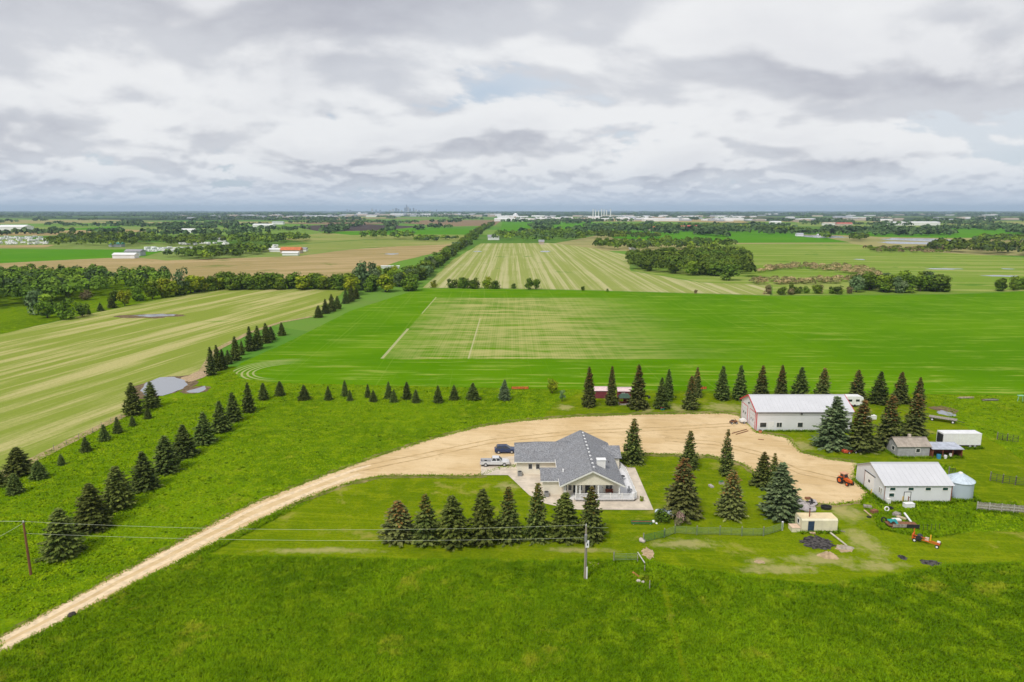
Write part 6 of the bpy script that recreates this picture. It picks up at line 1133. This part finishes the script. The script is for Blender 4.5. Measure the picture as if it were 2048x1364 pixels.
for x, y, w, d, h, rh, wm, rm, lab in [(580, 507, 24, 14, 4, 3.5, m_fb, m_or, 'big orange-roofed barn on the far tan field'), (580, 511, 18, 7, 3, 1.5, m_fw, m_fw, 'white shed in front of the orange-roofed barn'), (552, 504, 18, 8, 3, 1.5, m_fw, m_fw, 'white shed beside the orange-roofed barn, nearer the trailer lots'), (604, 503, 10, 8, 3, 2, m_fw, m_gr, 'small shed beside the orange-roofed barn, nearer the hedgerow'),
        (247, 517, 24, 10, 4, 2, m_fw, m_fw, 'long white farm building at the tan field corner'), (265, 512, 18, 12, 5, 2.5, m_fg, m_gr, 'grey farm building behind the long white one'), (1266, 499, 9, 8, 4, 3, m_fw, m_rr, 'red-roofed far house among trees'), (1083, 489, 8, 8, 4, 3, m_fb, m_gr, 'tan house behind the striped field trees'), (987, 480, 20, 10, 5, 4, m_fw, m_gr, 'grey-roofed house at the end of the hedgerow'),
        (230, 494, 18, 10, 4, 2.5, m_fg, m_tealr, 'teal-roofed shed beside the dark wood'), (780, 537, 16, 4, 2, 0.5, m_fw, m_fw, 'long white trailer showing behind the corner grove'), (20, 461, 70, 40, 9, 5, m_fw, m_fw, 'huge white arched hall far beyond the trailer lot'), (525, 455, 60, 30, 8, 3, m_fw, m_fw, 'white greenhouse block before the ploughed field'), (555, 449, 40, 20, 8, 3, m_fw, m_fg, 'white shed row beside the greenhouse block'),
        (1310, 461, 30, 14, 6, 4, m_fb, m_or, 'orange-roofed house before the long distant wood'), (1363, 461, 22, 16, 7, 5, m_fb, m_rr, 'red-brown far house in the long wood'), (1385, 460, 26, 16, 7, 5, m_fw, m_rr, 'white far house in the long wood'), (1660, 451, 40, 20, 8, 3, m_fw, m_fb, 'white building beyond the far green field'), (1690, 452, 50, 20, 8, 3, m_fb, m_rr, 'red-roofed building beyond the far green field'), (1830, 451, 160, 30, 10, 3, m_fw, m_fw, 'long white hall beyond the right green field'), (1855, 450, 90, 30, 9, 3, m_fw, m_fg, 'grey-white hall beside the long white hall'),
        (1552, 448, 40, 20, 8, 3, m_fw, m_fw, 'white shed at the edge of the distant grove'), (1640, 473, 8, 6, 3, 2, m_fw, m_fw, 'white shed at the yard by the far pond'), (1600, 472, 14, 8, 4, 2, m_fw, m_fg, 'pale shed at the yard near the far pond'), (375, 466, 30, 16, 7, 3, m_fw, m_fw, 'white far barn beyond the trailer lots'), (443, 484, 14, 10, 4, 3, m_fw, m_gr, 'house at the end of the trailer lots')]:
    far_building(x, y, w, d, h, rh, wm, rm, lab)
tn = [0]
def lot(px0, px1, py0, py1, n, label, group, seed):
    r = random.Random(seed); base = None
    for k in range(n):
        x, y = r.uniform(px0, px1), r.uniform(py0, py1); c_ = P(x, y)
        if base is None: base = camper(c_[0], c_[1], 1.3, 8.0, label, group, 0.06, False); continue
        o = copy_tree(base); o.location = (c_[0], c_[1], 0.06); o.rotation_euler = (0, 0, r.choice([1.2, 1.4, -1.7, 0.05])); o['label'] = label
lot(-60, 98, 474, 490, 95, 'white camper parked in the big trailer lot at the picture edge', 'campers in the big trailer lot', 1)
lot(286, 425, 497, 506, 60, 'white camper parked in the lot behind the tan field', 'campers in the lot behind the tan field', 2)
lot(472, 560, 493, 500, 25, 'white camper parked in the short lot near the orange-roofed barn', 'campers in the short lot', 3)
lot(360, 470, 487, 491, 22, 'white camper parked in the strip lot between two woods', 'campers in the strip lot', 4)
def many(name, spots, label, group, cat, seed, mats):
    r = random.Random(seed); protos = []
    for m_ in mats:
        me = MB().box(-0.5, 0.5, 0, 1, 0, 0.82).prism([(0, 0.82), (1, 0.82), (0.5, 1.0)], 'x', -0.5, 0.5); k = bpy.data.meshes.new(name); k.from_pydata(me.v, [], me.f); k.materials.append(m_); protos.append(k)
    for (x, y, w, d, h) in spots:
        o = bpy.data.objects.new(name, r.choice(protos)); COL.objects.link(o); o.location = (x, y, 0.03); o.scale = (w, d, h); tag(o, label, cat, group)
r = random.Random(9)
def strip(px0, px1, py0, py1, n, w, h):
    out = []
    for _ in range(n): c_ = P(r.uniform(px0, px1), r.uniform(py0, py1)); out.append((c_[0], c_[1], r.uniform(*w), r.uniform(30, 70), r.uniform(*h)))
    return out
many('warehouse', strip(1000, 1480, 433, 443, 120, (20, 110), (7, 14)), 'pale industrial building in the works below the horizon', 'industrial buildings at the works', 'building', 1, [m_fw, m_fw, m_fb, m_fg])
many('warehouse', strip(680, 1000, 428, 434, 70, (30, 150), (9, 18)), 'pale industrial building below the city towers', 'industrial buildings below the city', 'building', 2, [m_fw, m_fb, m_fg])
many('warehouse', strip(350, 690, 429, 437, 60, (20, 90), (7, 14)), 'far suburban building beyond the ploughed field', 'far suburban buildings', 'building', 3, [m_fw, m_fb, m_fg, m_fg])
many('warehouse', strip(1480, 2060, 428, 444, 50, (20, 100), (7, 12)), 'far pale building on the hazy plain', 'far buildings on the hazy plain', 'building', 4, [m_fw, m_fb, m_fg])
# wooded plain below the horizon
m_fw_land, t, b = new_mat('far_wooded_land'); n = noise(t, wco(t, 0, (0.0011, 0.0035, 0)), 1.0, 5, 0.65)
t.links.new(mix(t, smooth(t, n, 0.52, 0.66), (0.035, 0.06, 0.025), (0.13, 0.17, 0.07)), b.inputs['Base Color'])
tag(grid_obj('wooded_plain', [-29000, -12800, -6400, -3200, 0, 3200, 6400, 12800, 29000], [5600, 8000, 12800, 20000, 29000], 0.04, m_fw_land))
sheet('wooded_plain', [(1490, 434.6), (2700, 434.6), (2700, 441), (1900, 441), (1850, 443), (1700, 440), (1490, 443)], 0.045, m_fw_land, 400, 20, 3)
sheet('wooded_plain', [(-600, 434.6), (640, 434.6), (600, 440), (300, 441), (0, 436), (-600, 437)], 0.045, m_fw_land, 400, 20, 4)
# bare yard ground of the works
for i, (poly, m_) in enumerate([([(1000, 438), (1150, 436), (1300, 437), (1480, 440), (1500, 446), (1300, 443), (1100, 443), (1010, 441)], m_tan), ([(1590, 444), (1740, 440), (1740, 445), (1600, 448)], m_palegreen), ([(1830, 443), (2300, 441), (2300, 446), (1850, 447)], m_palegreen), ([(-300, 467), (250, 459), (330, 462), (100, 471), (-300, 473)], m_tan), ([(-300, 492), (110, 490), (90, 495), (-300, 498)], m_tan)]): sheet('works_yard', poly, 0.12 + 0.004 * i, m_, 200, 3, i)
# city towers (about 13 km away)
m_tw = mat('tower_blue', (0.25, 0.3, 0.38), 0.4, 0.1, 0.02); m_tw2 = mat('tower_pale', (0.5, 0.5, 0.5), 0.5, 0.1, 0.02)
D0 = 13000.0
for i, (px, ty, w) in enumerate([(744, 417, 2.5), (752, 419, 2), (760, 420, 3), (786, 418, 3), (792, 416, 4), (797, 418, 3), (803, 420, 3), (813, 409, 2.2), (810, 415, 3), (816, 414, 3), (820, 417, 3), (827, 416, 3), (832, 419, 3), (694, 418, 1.5), (845, 421, 4), (860, 421, 3), (873, 419, 2), (700, 420, 3), (780, 421, 5), (838, 420, 3)]):
    a = atY(px, ty, D0 + (i % 5) * 150); wd = w / F * D0 * 1.02; e = empty('office_tower', (a[0], a[1], 0), 0, None, 'tower', 'city towers on the horizon')
    e['label'] = 'tallest slim tower of the far city skyline' if px == 813 else ('hazy blue office tower in the far city skyline')
    part('tower_shaft', m_tw if i % 3 else m_tw2, e, 'box', -wd / 2, wd / 2, 0, wd, 0, a[2] * 0.93); part('tower_crown', m_tw, e, 'box', -wd / 3, wd / 3, wd * 0.1, wd * 0.8, a[2] * 0.93 + 0.1, a[2])
for i, px in enumerate([1186, 1191, 1197, 1203, 1208, 1213, 1221]):
    a = P(px, 434); top = atY(px, 418 + (i % 3), a[1])[2]; e = empty('chimney_stack', (a[0], a[1], 0), 0, 'slim white chimney stack at the far works', 'chimney', 'chimney stacks at the works'); part('stack', m_fw, e, 'tube', (0, 0, 0), (0, 0, top), 4.5, 3.0, 10); part('stack_rim', m_fg, e, 'tube', (0, 0, top), (0, 0, top + 1.5), 3.4, 3.4, 10)
for i, (px, py) in enumerate([(1031, 433), (719, 428)]):
    a = P(px, py); e = empty('storage_tank', (a[0], a[1], 0), 0, ['white storage dome at the far works near the hedgerow line', 'white storage dome below the far city'][i], 'tank'); part('tank_wall', m_fw, e, 'tube', (0, 0, 0), (0, 0, 16), 20, 20, 20); part('tank_dome', m_fw, e, 'tube', (0, 0, 16), (0, 0, 26), 20, 5, 20)

# ------------------------------------------------------------------ air: thin blue haze
m = bpy.data.materials.new('haze'); m.use_nodes = True; t = m.node_tree; t.nodes.clear()
vp = nd(t, 'ShaderNodeVolumePrincipled', {'Color': (0.60, 0.79, 1.0, 1), 'Density': 5.5e-5, 'Anisotropy': 0.0}); o_ = nd(t, 'ShaderNodeOutputMaterial'); t.links.new(vp.outputs[0], o_.inputs['Volume'])
q = MB(); q.box(-31000, 31000, -31000, 31000, -1.5, 200); hz_o = tag(q.build('haze', m, None), 'thin blue haze over the whole plain', 'haze', kind='stuff')
